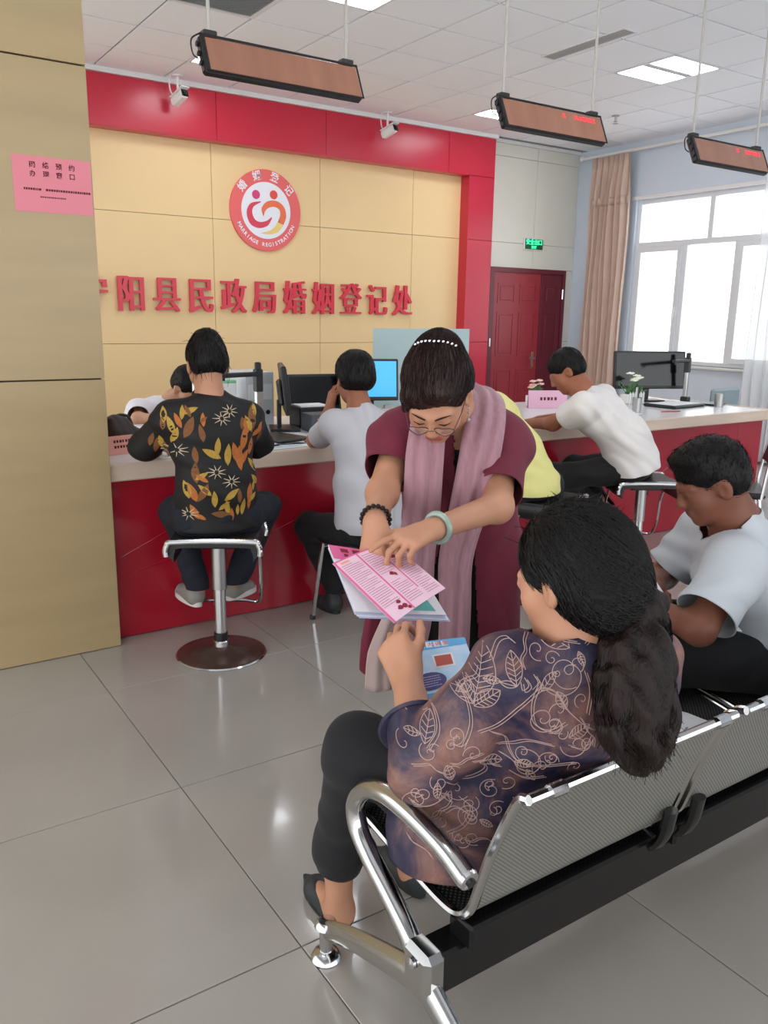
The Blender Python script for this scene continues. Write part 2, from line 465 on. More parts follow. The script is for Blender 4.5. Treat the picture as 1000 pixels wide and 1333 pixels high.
for (a, b) in ((6.29, W1 - .05), (4.93, 5.57)):      # opening sashes with a frame of their own
    s = MB(); s.b2((-.05, a, zs[0]), (-.012, a + .055, zs[1])); s.b2((-.05, b - .055, zs[0]), (-.012, b, zs[1])); s.b2((-.05, a + .055, zs[0]), (-.012, b - .055, zs[0] + .055)); s.b2((-.05, a + .055, zs[1] - .055), (-.012, b - .055, zs[1]))
    so = s.build('sash', M_alu, win)
    h = MB().b2((-.062, a + .015, 1.5), (-.05, a + .04, 1.6), bev=.004); h.b2((-.085, a + .018, 1.46), (-.072, a + .036, 1.57), bev=.004); h.b2((-.075, a + .02, 1.55), (-.06, a + .034, 1.565))
    h.build('sash_handle', M_plastic_w, so)
MB().b2((-.13, W0 - .03, WZ0 - .03), (.0, W1 + .03, WZ0), bev=.006).build('window_sill', pm('sill_stone', '#d7d9d6', .3), win)
# ledge over the window (white moulding)
st('trim_5', MB().b2((XW - .03, W0 - .1, WZ1), (XW, W1 + .06, WZ1 + .04), bev=.006), M_plastic_w)
st('baseboard_right', MB().b2((XW - .015, 3.0, 0), (XW, YB, .1), bev=.004), M_plastic_w)

# curtain rail and curtains
cr = thing('curtain_rail', 'white round curtain rail running along the window wall', 'curtain rail', (8.07, 7.75, 3.36))
MB().tube([(0, 0, 0), (0, -4.6, 0)], .018, 12).build('rail', M_plastic_w, cr)
MB().lathe([(0, -.02), (.03, -.015), (.034, .015), (0, .03)], (0, .01, 0), 14, axis=(0, 1, 0)).build('finial', M_plastic_w, cr)
for y in (-.15, -2.2, -4.4): MB().b2((0, y - .012, -.012), (.13, y + .012, .012)).build('bracket', M_plastic_w, cr)
def curtain(name, label, y0, y1, z0, z1, x, mat, folds, amp, band=None, taper=0):
    t = thing(name, label, 'curtain', (x, (y0 + y1) / 2, 0))
    rows = []
    for i in range(25):
        z = z0 + (z1 - z0) * i / 24
        row = []
        n = folds * 10
        sh = 1 - taper * (1 - i / 24)
        for j in range(n + 1):
            u = j / n
            ph = u * folds * 2 * math.pi
            a = amp * (1 + .3 * math.sin(u * 17 + 1)) * (1 if i < 22 else 1 - .25 * (i - 21))
            row.append((a * math.sin(ph) + .01 * math.sin(z * 3 + u * 9), ((u - .5) + .012 * math.sin(2 * ph)) * (y1 - y0) * sh + .008 * math.sin(z * 2.2 + u * 6), z))
        rows.append(row)
    MB().sheet(rows, .003).build('cloth', mat, t, 180)
    if band:
        rows = [[(p[0] * 1.08 - .006, p[1], band + (k - .5) * .09) for p in rows[12]] for k in (0, 1)]
        MB().sheet(rows, .003).build('stitched_band', mat, t, 180)
    return t
M_curt = pm('beige_pink_curtain', '#cdb2a2', .8, noise=.06, nscale=8, sheen=.2)
curtain('curtain', 'beige pink pleated full-length curtain drawn aside left of the window', 6.98, 7.56, .03, 3.335, 8.05, M_curt, 7, .05, band=2.82)
M_sheer = glass_mat('sheer_white', '#f4f6f8', .55, .9)
curtain('curtain', 'white sheer curtain at the right edge of the picture', 4.55, 5.2, .03, 3.335, 8.0, M_sheer, 6, .04)

# ------------------------------------------------------------------ column at the left with tan panels
YC = 3.515; XC = .957
col = st('wall_left', MB().b2((-1.2, YC + .012, 0), (XC - .012, YC + .7, ZC + .01)), M_colj)
for a, b in ((-1.2, -.24), (-.24, XC)):
    for c, d in ((0, 1.181), (1.181, 2.36), (2.36, ZC)):
        MB().b2((a + .002, YC, c + .003), (b - .0, YC + .012, d - .003), bev=.0015).build('panel', M_col, col)
for c, d in ((0, 1.181), (1.181, 2.36), (2.36, ZC)):
    MB().b2((XC - .012, YC + .012, c + .003), (XC, YC + .7, d - .003)).build('panel', M_col, col)
# pink notice
no = thing('notice', 'pink paper notice stuck on the tan column', 'notice', (.808, YC, 1.918))
MB().b2((-.143, -.0012, -.1), (.143, 0, .1)).build('sheet', M_pinkpaper, no)
tm = MB()
for row, zz in (('网络预约', .068), ('办理窗口', .036)):
    for k, ch in enumerate(row): put_text(tm, ch, (-.072 + k * .048, -.0018, zz), (1, 0, 0), (0, 0, 1), .024, depth=.0006, offset=.0004)
tm.build('lettering', M_darkink, no, None)
tm = MB(); random.seed(3)
x = -.108
while x < .135:
    w = random.uniform(.004, .009)
    if not -.045 < x < -.032: tm.b2((x, -.0018, -.022), (x + w, -.0012, -.014))
    x += w + .002
x = -.05
while x < .04:
    w = random.uniform(.003, .006); tm.b2((x, -.0017, -.047), (x + w, -.0012, -.042)); x += w + .002
tm.build('small_print', M_darkink, no, None)

# ------------------------------------------------------------------ emblem and wall lettering
M_letter = pm('red_acrylic_letter', '#dc3348', .3)
ORD = ['half-hidden first red raised character at the column edge', 'first fully visible red raised character from the left', 'third red raised character from the left', 'fourth red raised character from the left',
       'fifth red raised character from the left', 'middle red raised character, sixth from the left', 'seventh red raised character, fifth from the right end', 'eighth red raised character, fourth from the right end', 'ninth red raised character, third from the right end',
       'tenth red raised character, second from the right end', 'last red raised character at the right end']
LY = YB - .03
for k, ch in enumerate('宁阳县民政局婚姻登记处'):
    x = 2.10 + .3405 * k
    t = thing('wall_letter', ORD[k] + ' of the row on the cream wall', 'letter', (x, YB - .006, 1.62), group='red wall lettering')
    m = MB(); put_text(m, ch, (0, -.02, -.03), (1, 0, 0), (0, 0, 1), .36, depth=.03, offset=-.0015, fat=.022, squeeze=.76)
    m.build('glyph', M_letter, t, None)
em = thing('emblem', 'round red and white marriage registration emblem on the cream wall', 'emblem', (3.835, YB - .001, 2.448))
R0 = .386
MB().lathe([(0, .022), (R0 - .002, .022), (R0, .020), (R0, .0)], (0, 0, 0), 64, axis=(0, -1, 0)).build('disc', pm('emblem_red', '#ee6a68', .35), em)
MB().lathe([(0, .0255), (.268, .0255), (.268, .020)], (0, 0, 0), 64, axis=(0, -1, 0)).build('white_centre', pm('emblem_white', '#f2f3fa', .35), em)
M_ew = MATS['emblem_white']
tm = MB()
for ch, a in zip('婚姻登记', (-50, -17, 17, 50)):
    a = math.radians(a); rr = .327
    put_text(tm, ch, (rr * math.sin(a), -.0235, rr * math.cos(a)), (math.cos(a), 0, -math.sin(a)), (math.sin(a), 0, math.cos(a)), .095, depth=.003, offset=.0015)
s_ = 'MARRIAGE REGISTRATION'
for k, ch in enumerate(s_):
    if ch == ' ': continue
    a = math.radians(-180 + 62 - k * 6.2 + 0); rr = .325
    a = math.radians(180 + 64 - k * 6.4)
    put_text(tm, ch, (rr * math.sin(a), -.0235, rr * math.cos(a)), (-math.cos(a), 0, math.sin(a)), (-math.sin(a), 0, -math.cos(a)), .052, depth=.003, offset=.001)
tm.build('lettering', M_ew, em, None)
def crescent(pts, wid, mat, name):
    P = crom([(x, 0, z) for x, z in pts], 8); n = len(P); top = []; bot = []
    for i, p in enumerate(P):
        t = (P[min(i + 1, n - 1)] - P[max(i - 1, 0)]).normalized(); nr = Vector((-t.z, 0, t.x))
        u = i / (n - 1) * (len(wid) - 1); k = min(int(u), len(wid) - 2); w = wid[k] + (wid[k + 1] - wid[k]) * (u - k)
        top.append(p + nr * w); bot.append(p - nr * w)
    m = MB(); vs = []
    for a, b in zip(top, bot): vs += [(a.x, -.0275, a.z), (b.x, -.0275, b.z)]
    m.add(vs, [(2 * i, 2 * i + 1, 2 * i + 3, 2 * i + 2) for i in range(n - 1)])
    o = m.build(name, mat, em, None)
M_mag = pm('emblem_magenta', '#d9407c', .4); M_or = pm('emblem_orange', '#f0764a', .4); M_cr = pm('emblem_crimson', '#e0425a', .4); M_ye = pm('emblem_yellow', '#f3d77a', .4)
# pixel sketch of the mark, 1 unit = emblem radius/ 380
def q(x, y): return ((x - 480) * .386 / 325 * 1.0, -(y - 530) * .386 / 385)
crescent([q(430, 450), q(350, 490), q(325, 560), q(350, 640), q(410, 670), q(480, 650), q(530, 590)], [.004, .022, .03, .034, .03, .024, .004], M_cr, 'left_figure')
crescent([q(452, 585), q(455, 520), q(500, 470), q(570, 460), q(625, 500), q(635, 570), q(612, 640)], [.002, .024, .03, .03, .03, .034, .034], M_or, 'right_figure')
crescent([q(612, 640), q(570, 700), q(510, 735), q(430, 745)], [.034, .03, .018, .002], M_ye, 'yellow_tail')
MB().lathe([(0, .0285), (.042, .028), (.044, .022)], (q(388, 388)[0], 0, q(388, 388)[1]), 24, axis=(0, -1, 0)).build('left_dot', M_mag, em)
MB().lathe([(0, .0285), (.042, .028), (.044, .022)], (q(550, 375)[0], 0, q(550, 375)[1]), 24, axis=(0, -1, 0)).build('right_dot', pm('emblem_dot', '#ea4f48', .4), em)
# ------------------------------------------------------------------ heaters on rods
M_heat = pm('heater_brown_glass', '#9c6a54', .1, noise=.12, nscale=3, stretch=(4, 1, .3), coat=.6)
M_hframe = pm('heater_dark_frame', '#2a2322', .35, metal=.4)
M_rod = pm('painted_rod', '#b7b2ab', .5)
M_led_reflection = pm('red_led_reflection', '#ff3040', .4, emit='#ff2038', estr=1.6)
def heater(x0, label, led_reflection):
    L = .70; y = 3.262; z = 2.477
    t = thing('infrared_heater', label, 'heater', (x0 + L / 2, y, z), group='hanging infrared heaters')
    tilt = Matrix.Rotation(math.radians(-24), 3, 'X')       # glass face looks down towards the room
    H = .155
    def tb(lo, hi, mat, name, bev=.003, par=t):
        c = Vector([(a + b) / 2 for a, b in zip(lo, hi)]); d = [b - a for a, b in zip(lo, hi)]
        m = MB().box(tilt @ c, d, tilt, bev); return m.build(name, mat, par)
    top = -.0
    tb((-L / 2, .0, -H), (L / 2, .04, top), M_hframe, 'casing', .01)
    tb((-L / 2 + .02, -.004, -H + .005), (L / 2 - .008, .002, top - .012), M_heat, 'glass_front', .002)
    tb((-L / 2, -.009, -H), (-L / 2 + .02, 0, top), M_black, 'end_cap', .004)
    tb((L / 2 - .008, -.008, -H), (L / 2, 0, top), M_hframe, 'end_cap', .004)
    tb((-L / 2, -.009, top - .012), (L / 2, 0, top), M_hframe, 'top_lip', .004)
    tb((-L / 2, -.008, -H), (L / 2, 0, -H + .005), M_hframe, 'bottom_lip', .003)
    for s, px in ((-1, -L / 2 + .05), (1, L / 2 - .04)):
        MB().b2((px - .028, .0, -.005), (px + .028, .042, .02), bev=.004).build('rod_bracket', M_black, t)
        MB().tube([(px, .02, .015), (px, .02, ZC - z)], .0075, 10).build('rod', M_rod, t)
        MB().lathe([(.035, -.001), (.035, -.01), (.012, -.02)], (px, .02, ZC - z), 14).build('ceiling_rose', M_rod, t)
    for k in range(3):
        c = tilt @ Vector((-L / 2 - .004, .015, -.035 - k * .04)); MB().lathe([(.01, -.006), (.01, .006)], c, 10, axis=(1, 0, 0)).build('adjusting_knob', M_black, t)
    MB().tube(crom([(-L / 2 + .014, .02, .007), (-L / 2 - .02, .02, -.02), (-L / 2 - .018, .014, -.07), (-L / 2, .0, -.09)], 6), .003, 6).build('cable', M_black, t)
    if led_reflection:     # reflection of an LED ticker, put on the glass as glowing red bars
        m = MB(); random.seed(led_reflection)
        for k, gx in enumerate((.07, .155, .178, .208, .233, .257, .282)):
            for (dx, dz, w, h) in ((0, .008, .014, .004), (0, -.008, .014, .004), (-.006, 0, .0035, .018), (.006, 0, .0035, .018)):
                if random.random() < .8:
                    m.box(tilt @ Vector((gx + dx, -.0055, -.042 + dz)), (w, .002, h), tilt)
        m.build('reflected_figures', M_led_reflection, t, None)['kind'] = 'stuff'
    return t
heater(1.312, 'long dark hanging heater at the upper left with white light reflections', 0)
heater(2.80, 'long hanging heater in the middle with a brown glass front and reflected red figures', 5)
heater(4.245, 'long hanging heater at the right, in front of the window wall', 8)

# ------------------------------------------------------------------ security cameras
def cctv(x, label, yaw):
    t = thing('security_camera', label, 'camera', (x, 7.62, ZC), group='security cameras under the ceiling')
    MB().lathe([(.045, .0), (.045, -.01), (.015, -.016)], n=18).build('mount_plate', M_plastic_w, t)
    MB().tube([(0, 0, -.01), (0, 0, -.15)], .011, 10).build('stem', M_plastic_w, t)
    R = Matrix.Rotation(yaw, 3, 'Z') @ Matrix.Rotation(math.radians(-20), 3, 'X')
    c = Vector((0, -.03, -.19))
    MB().box(c, (.075, .17, .07), R, .012).build('body', M_plastic_w, t)
    MB().box(c + R @ Vector((0, -.02, .042)), (.088, .2, .012), R, .005).build('sun_shield', M_plastic_w, t)
    MB().box(c + R @ Vector((0, -.088, 0)), (.066, .014, .06), R, .005).build('lens_window', M_blackg, t)
    MB().lathe([(.022, 0), (.022, .006), (0, .008)], c + R @ Vector((0, -.096, 0)), 14, axis=R @ Vector((0, -1, 0))).build('lens', M_black, t)
    MB().tube(crom([(-.05, .03, -.0), (-.07, .02, -.06), (-.05, .03, -.14), (0, .04, -.17)], 6), .006, 6).build('cable', M_plastic_w, t)
cctv(2.86, 'white bullet security camera at the left of the red fascia', .25)
cctv(5.08, 'white bullet security camera towards the right end of the red fascia', .35)

# ------------------------------------------------------------------ counter and worktop
ZT_ = .81
cn = thing('reception_counter', 'long red panelled reception counter across the room', 'counter', (3.4, 3.6, 0))
MB().b2((.97, 3.62, .0), (5.84, 4.7, .73)).build('carcass', M_redj, cn, world=True)
for a, b in zip([.96, 2.16, 3.36, 4.56, 5.55], [2.16, 3.36, 4.56, 5.55, 5.85]):
    MB().b2((a + .0015, 3.6, .004), (b - .0015, 3.62, .735), bev=.0015).build('front_panel', M_redc, cn, world=True)
MB().b2((5.84, 3.62, 0), (5.85, 4.7, .735)).build('end_panel', M_redc, cn, world=True)
# embossed mountain lines on the left panels
for pts in ([(1.0, .38), (1.32, .52), (1.62, .36), (1.95, .47), (2.1, .4)], [(1.05, .30), (1.3, .36), (1.5, .28)], [(4.7, .42), (4.95, .55), (5.2, .40), (5.45, .46)]):
    m = MB()
    for (a, b), (c, d) in zip(pts, pts[1:]): m.tube([(a, 3.6, b), (c, 3.6, d)], .003, 4)
    m.build('embossed_line', M_redc, cn, world=True)
M_wtop = pm('white_worktop', '#e4e4e4', .25, noise=.02)
M_wedge = pm('marbled_beige_edge', '#d6c0ae', .35, noise=.12, nscale=4, stretch=(.35, 1, 3))
wt = thing('worktop', 'white worktop with marbled beige front edge on the red counter', 'worktop', (3.4, 3.6, .735))
MB().b2((.962, 3.575, .736), (5.90, 4.85, .806), bev=.004).build('slab', M_wtop, wt, world=True)
MB().b2((.962, 3.555, .735), (5.91, 3.576, .812), bev=.006).build('front_edge', M_wedge, wt, world=True)
MB().b2((5.90, 3.576, .735), (5.915, 4.85, .812), bev=.004).build('end_edge', M_wedge, wt, world=True)
ZW = .8065

def rotz(a): return Matrix.Rotation(a, 3, 'Z')
def sheet_paper(x, y, w, h, rz, label, mat=M_paper, lines=True, z=ZW, group='loose papers on the counter', seed=1):
    t = thing('paper', label, 'paper', (x, y, z + .001), rz, group)
    MB().box((0, 0, .0006), (w, h, .0012)).build('sheet', mat, t)
    if lines:
        m = MB(); random.seed(seed); yy = h / 2 - .03
        while yy > -h / 2 + .03:
            m.box((random.uniform(-.02, 0), yy, .0014), (w * random.uniform(.5, .8), .004, .0004)); yy -= .018
        m.build('print', pm('grey_ink', '#8b8f98', .8), t)['kind'] = 'stuff'
    return t
def tent_card(name, x, y, w, h, rz, mat, label, z=ZW, ink=None):
    t = thing(name, label, 'sign', (x, y, z), rz)
    a = .035
    for s, nm in ((1, 'back_panel'), (-1, 'front_panel')):
        MB().prism([(-w / 2, 0), (w / 2, 0), (w / 2, h), (-w / 2, h)], (0, s * a / 2, 0), (1, 0, 0), Vector((0, -s * a * .5, h)) / h, .002).build(nm, mat, t)
    if ink:
        m = MB(); random.seed(7)
        for row, (zz, hh, span) in enumerate(ink):
            x0 = -span / 2
            while x0 < span / 2:
                ww = hh * random.uniform(.6, .95); m.b2((x0, -a / 2 + a * .5 * zz / h - .0032, zz - hh / 2), (x0 + ww, -a / 2 + a * .5 * zz / h - .0006, zz + hh / 2)); x0 += hh * 1.25
        m.build('lettering', M_darkink, t)['kind'] = 'stuff'
    return t
def monitor(x, y, w, h, rz, label, screen=None, z=ZW, name='monitor'):
    t = thing(name, label, 'monitor', (x, y, z), rz)
    MB().box((0, 0, .008), (.24, .17, .014), bev=.005).build('foot', M_black, t)
    MB().box((0, .03, .09), (.05, .025, .16), bev=.005).build('stand', M_black, t)
    R = Matrix.Rotation(math.radians(-6), 3, 'X'); c = Vector((0, 0, .1 + h / 2))
    s = MB().box(c, (w, .03, h), R, .006).build('housing', M_black, t)
    MB().box(c + R @ Vector((0, -.016, .005)), (w - .03, .003, h - .04), R).build('screen', screen or M_blackg, t)
    MB().box(c + R @ Vector((0, .024, -.02)), (w * .5, .03, h * .5), R, .012).build('rear_bulge', M_black, t)
    return t
def doc_camera(x, y, rz, label, z=ZW):
    t = thing('document_camera', label, 'document camera', (x, y, z), rz)
    MB().box((.02, -.06, .008), (.22, .3, .014), bev=.006).build('base_plate', M_black, t)
    MB().box((0, .07, .03), (.07, .06, .04), bev=.008).build('foot', M_black, t)
    MB().box((0, .075, .19), (.035, .03, .3), bev=.005).build('column', M_chromed, t)
    MB().box((0, .075, .30), (.045, .04, .12), bev=.006).build('sleeve', M_black, t)
    MB().box((-.12, .07, .335), (.28, .035, .024), bev=.006).build('arm', M_black, t)
    MB().lathe([(.018, 0), (.018, .03), (.012, .036)], (0, .075, .36), 12).build('head_knob', M_black, t)
    MB().lathe([(.012, 0), (.012, -.016)], (-.235, .07, .325), 12).build('lens', M_blackg, t)
    return t
# left half of the counter
tent_card('name_card', 1.115, 3.86, .17, .085, .25, pm('salmon_card', '#e8a496', .6), 'small salmon pink lettered card beside the tan column', ink=[(.06, .012, .1), (.035, .012, .1)])
bag = thing('bag', 'dark brown bag slumped on the counter behind the pink card', 'bag', (1.17, 4.05, ZW))
# (body is grown later with the soft things)
doc_camera(1.93, 4.0, .25, 'black document camera with long arm beside the tall monitor')
monitor(2.16, 4.26, .40, .27, 1.15, 'black computer monitor seen almost edge-on behind the document camera')
def lever_box(x, y, rz, label):
    t = thing('file_box', label, 'file box', (x, y, ZW), rz)
    MB().box((0, 0, .16), (.09, .26, .31), bev=.004).build('case', pm('grey_file', '#cfd3d6', .5), t)
    MB().box((0, -.131, .2), (.06, .002, .09)).build('spine_label', M_paper, t)
    MB().lathe([(.014, 0), (.014, .004)], (0, -.131, .08), 16, axis=(0, -1, 0)).build('finger_ring', M_black, t)
    return t
lever_box(2.04, 4.58, .1, 'pale grey file box standing left of the monitor')
lever_box(2.14, 4.59, .1, 'second pale grey file box tight behind the monitor')
gb = thing('desk_organiser', 'white desk organiser with a green top edge behind the floral shirt', 'organiser', (1.83, 4.48, ZW))
MB().box((0, 0, .13), (.22, .12, .26), bev=.004).build('box', M_paper, gb)
MB().box((0, 0, .268), (.22, .12, .018), bev=.003).build('green_rim', pm('mint_green', '#8fd0a4', .5), gb)
# laptop stand-up screen
lp = thing('laptop', 'open black laptop left of the boy\'s raised hand', 'laptop', (2.62, 4.62, ZW), -.15)
MB().box((0, 0, .012), (.36, .25, .02), bev=.005).build('keyboard_base', M_black, lp)
R = Matrix.Rotation(math.radians(-15), 3, 'X')
MB().box(Vector((0, .13, .02)) + R @ Vector((0, 0, .13)), (.36, .012, .25), R, .004).build('lid', M_black, lp)
MB().box(Vector((0, .13, .02)) + R @ Vector((0, -.0075, .13)), (.33, .002, .215), R).build('screen', M_blackg, lp)
monitor(2.97, 4.60, .36, .27, -.35, 'monitor with a bright blue screen next to the black laptop', pm('blue_screen', '#3aa4d8', .2, emit='#2f9fe0', estr=.5))
bx = thing('card_terminal', 'small dark grey printed box on the counter below the laptop', 'box', (2.32, 4.13, ZW), -.08)
MB().box((0, 0, .05), (.17, .15, .10), bev=.004).build('case', pm('slate_box', '#4d545c', .45), bx)
m = MB(); random.seed(4)
for k, zz in enumerate((.075, .055, .03)):
    for c in range(6): m.b2((-.05 + c * .018, -.077, zz - .004), (-.05 + c * .018 + random.uniform(.007, .014), -.075, zz + .004))
m.build('print', pm('pale_print', '#b8c0c6', .6), bx)['kind'] = 'stuff'
bx2 = thing('paper_tray', 'low dark tray with papers on top of the grey printed box', 'tray', (2.36, 4.32, ZW), -.08)
MB().box((0, 0, .06), (.2, .16, .12), bev=.006).build('tray', M_black, bx2)
MB().box((0, 0, .125), (.18, .14, .008)).build('papers', M_paper, bx2)
sheet_paper(1.86, 3.74, .297, .21, .1, 'printed white sheet with a pen on it, right of the floral shirt', pm('cool_paper', '#dfe9ee', .8), seed=2)
sheet_paper(2.03, 3.82, .297, .21, -.12, 'white sheet overlapping the printed sheet, left of the boy\'s elbow', pm('cool_paper', '#dfe9ee', .8), seed=3)
sheet_paper(1.32, 3.78, .21, .297, .05, 'white form under the hands of the person in the floral shirt', seed=4)
sheet_paper(1.2, 4.40, .3, .21, .3, 'loose white sheet on the counter at the left by the tan column', seed=5)
sheet_paper(1.45, 4.62, .3, .21, -.2, 'white sheet in front of the staff member in white', seed=6)
def pen(x, y, rz, label, mat, z=ZW + .009, L=.14):
    t = thing('pen', label, 'pen', (x, y, z), rz)
    MB().tube([(-L / 2, 0, 0), (L / 2 - .02, 0, 0)], .0045, 8).build('barrel', mat, t)
    MB().tube([(L / 2 - .02, 0, 0), (L / 2, 0, 0)], [.0045, .001], 8).build('tip', M_black, t)
    MB().b2((-L / 2, -.0015, .004), (-L / 2 + .04, .0015, .007)).build('clip', M_chromed, t)
    return t
pen(1.80, 3.70, .35, 'dark blue pen lying on the white sheets', pm('navy_pen', '#1b2a4a', .4), ZW + .0075)
# right half of the counter
def planter(x, y, label, fl, n, seed, scale=1):
    t = thing('flower_pot', label, 'flower pot', (x, y, ZW))
    w = .15 * scale
    MB().box((0, 0, .045), (w, .08, .07), bev=.004).build('pot', M_plastic_w, t)
    for k in range(6):
        xx = -w / 2 + w * (k + .5) / 6
        MB().prism([(-.009, 0), (.009, 0), (.009, .085), (0, .1), (-.009, .085)], (xx, -.044, .0), (1, 0, 0), (0, 0, 1), .006).build('picket', M_plastic_w, t)
    rnd = random.Random(seed)
    M_leaf = pm('plant_green', '#4d7f4a', .6, noise=.3, nscale=30)
    for k in range(26):
        a = rnd.uniform(0, 6.28); el = rnd.uniform(.3, 1.3); L = rnd.uniform(.05, .09) * scale
        b = Vector((rnd.uniform(-w * .35, w * .35), rnd.uniform(-.02, .02), .08)); d = Vector((math.cos(a) * math.cos(el), math.sin(a) * math.cos(el), math.sin(el)))
        sd = d.cross(Vector((0, 0, 1))).normalized() * .014
        p = [b, b + d * L * .5 + sd, b + d * L, b + d * L * .5 - sd]
        up = sd.cross(d).normalized() * .002
        MB().add([q + up for q in p] + [q - up for q in p], [(0, 1, 2, 3), (7, 6, 5, 4), (0, 4, 5, 1), (1, 5, 6, 2), (2, 6, 7, 3), (3, 7, 4, 0)]).build('leaf', M_leaf, t)
    for k in range(n):
        c = Vector((rnd.uniform(-w * .42, w * .42), rnd.uniform(-.03, .02), rnd.uniform(.13, .19) * scale))
        m = MB(); r = .02 * scale
        for q in range(6):
            a = q * math.pi / 3; m.lathe([(0, -.004), (r * .6, -.002), (r * .62, .004), (0, .01)], c + Vector((math.cos(a) * r * .7, math.sin(a) * r * .7, .004 * (q % 2))), 8)
        m.lathe([(0, 0), (r * .5, .006), (0, .016)], c, 8)
        fo = m.build('blossom', fl, t)
        MB().tube([c, (c.x * .6, c.y * .5, .07)], .002, 5).build('stem', M_leaf, t)
    return t
planter(4.44, 4.58, 'white picket flower pot with pale pink blossoms left of the leaning man\'s head', pm('pink_blossom', '#f0cbbd', .6), 7, 2)
planter(5.25, 4.35, 'white flower pot with small white blossoms in front of the black monitor', pm('white_blossom', '#eef0dc', .6), 8, 5, 1.25)
tent_card('name_card', 4.40, 4.42, .30, .13, -.4, pm('pink_card', '#ecb9cf', .6), 'pink lettered table card below the pale pink flowers', ink=[(.07, .022, .12)])
mo = monitor(5.55, 4.45, .62, .30, -.40, 'large black monitor in front of the window on the right of the counter', name='monitor')
doc_camera(5.76, 4.16, .2, 'document camera with silver column in front of the black monitor')
tr = thing('document_tray', 'flat black tray with a white sheet under the silver document camera', 'tray', (5.42, 4.08, ZW), .1)
MB().box((0, 0, .012), (.42, .28, .022), bev=.008).build('tray', M_black, tr); MB().box((0, 0, .0245), (.36, .22, .002)).build('sheet', M_paper, tr)
def cup(x, y, r, h, label, mat, pens=0):
    t = thing('pen_cup', label, 'cup', (x, y, ZW))
    MB().lathe([(r * .92, 0), (r, h), (r * .92, h), (r * .85, .006), (0, .006)], n=24).build('cup', mat, t)
    for k in range(pens):
        MB().tube([(-r * .4 + k * r * .3, 0, .01), (-r * .5 + k * r * .75, .01 * k, h * 1.7)], .004, 6).build('pen', [M_plastic_w, M_chromed, M_black][k % 3], t)
cup(5.72, 3.90, .036, .1, 'brushed steel cup standing right of the black tray', M_chromed)
cup(4.80, 3.93, .034, .105, 'steel pen cup with pens behind the back of the man in the white T-shirt', M_chromed, 3)
pen(5.02, 3.80, -.25, 'red pen lying alone on the right of the counter', pm('red_pen', '#d8343c', .4), L=.17)
sheet_paper(4.28, 3.85, .297, .21, .2, 'white form under the arm of the man in the white T-shirt', seed=8)
sheet_paper(4.62, 3.95, .297, .21, -.15, 'white sheet on the counter below the pink card', seed=9)
sheet_paper(3.62, 3.80, .297, .21, .1, 'white sheet near the person in the yellow shirt', seed=10)
# frosted partition
pt = thing('glass_partition', 'frosted pale blue-green glass screen standing behind the boy in white', 'partition', (3.55, 4.83, ZW))
M_frost = glass_mat('frosted_glass', '#bcd3d4', .9, .25)
MB().b2((-.42, -.005, .02), (.42, .005, .56), bev=.002).build('pane', M_frost, pt)
for s in (-.3, .3): MB().b2((s - .03, -.02, 0), (s + .03, .02, .04), bev=.004).build('clamp', M_chromed, pt)

# ------------------------------------------------------------------ bar stools
M_seat = pm('black_leatherette', '#141416', .42, bump=.15, bscale=120)
M_base = pm('dark_bronze_base', '#5e4a42', .25, metal=.45)
def make_stool(label, sz=.56):
    t = thing('bar_stool', label, 'stool', (0, 0, 0), group='bar stools at the counter')
    # base disc, post, collar
    MB().lathe([(.19, 0), (.192, .006), (.185, .012), (.12, .022), (.05, .034), (.033, .04), (0, .04)], n=48).build('base', M_base, t)
    MB().lathe([(.192, .0), (.196, .004), (.192, .009)], n=48).build('base_rim', M_chrome, t)
    MB().lathe([(.033, .035), (.033, .06), (.028, .066)], n=24).build('collar', M_chrome, t)
    MB().lathe([(.030, .066), (.030, .1), (.027, .103)], n=24).build('collar_ring', M_black, t)
    MB().lathe([(.026, .1), (.026, .30)], n=24).build('lower_post', M_chrome, t)
    MB().lathe([(.031, .30), (.031, sz - .055)], n=24).build('post', M_chromed, t)
    MB().box((0, 0, sz - .05), (.18, .18, .02), bev=.006).build('mounting_plate', M_black, t)
    # saddle seat: flat cushion, side edges rolled down
    prof = [(-.185, -.06), (-.186, -.035), (-.178, -.012), (-.16, 0), (0, .004), (.16, 0), (.178, -.012), (.186, -.035), (.185, -.06)]
    prof = [(p.x, p.z) for p in crom([(a, 0, b) for a, b in prof], 4)]
    ring = prof + [(a * .86, b - .034) for a, b in reversed(prof)]
    MB().prism(ring, (0, 0, sz - .004), (1, 0, 0), (0, 0, 1), .31).build('cushion', M_seat, t, 50)
    for y in (-.165, .165):
        MB().tube([(a * 1.02, y, sz + b - .008) for a, b in prof], .012, 10).build('chrome_edge', M_chrome, t)
    # foot rest loop
    zf = .17
    MB().tube(crom([(-.165, .05, sz - .05), (-.165, .12, sz - .16), (-.165, .15, zf + .08), (-.15, .20, zf), (-.08, .215, zf), (.08, .215, zf), (.15, .20, zf), (.165, .15, zf + .08), (.165, .12, sz - .16), (.165, .05, sz - .05)], 6), .008, 8).build('foot_rest', M_chrome, t)
    MB().tube([(.05, .10, sz - .06), (.09, .13, sz - .13)], .004, 6).build('lift_lever', M_black, t)
    return t
s1 = make_stool('bar stool with a brown disc base under the person in the floral shirt')
s1.location = (1.304, 3.205, 0); s1.rotation_euler.z = -.52
def clone(o, loc, rz, label):
    c = copy_tree(o); c.location = loc; c.rotation_euler.z = rz; c['label'] = label; return c
clone(s1, (3.89, 3.10, 0), -.55, 'bar stool under the leaning man in the white T-shirt')
clone(s1, (3.03, 3.02, 0), .45, 'bar stool under the person in the yellow shirt, half behind the standing woman')

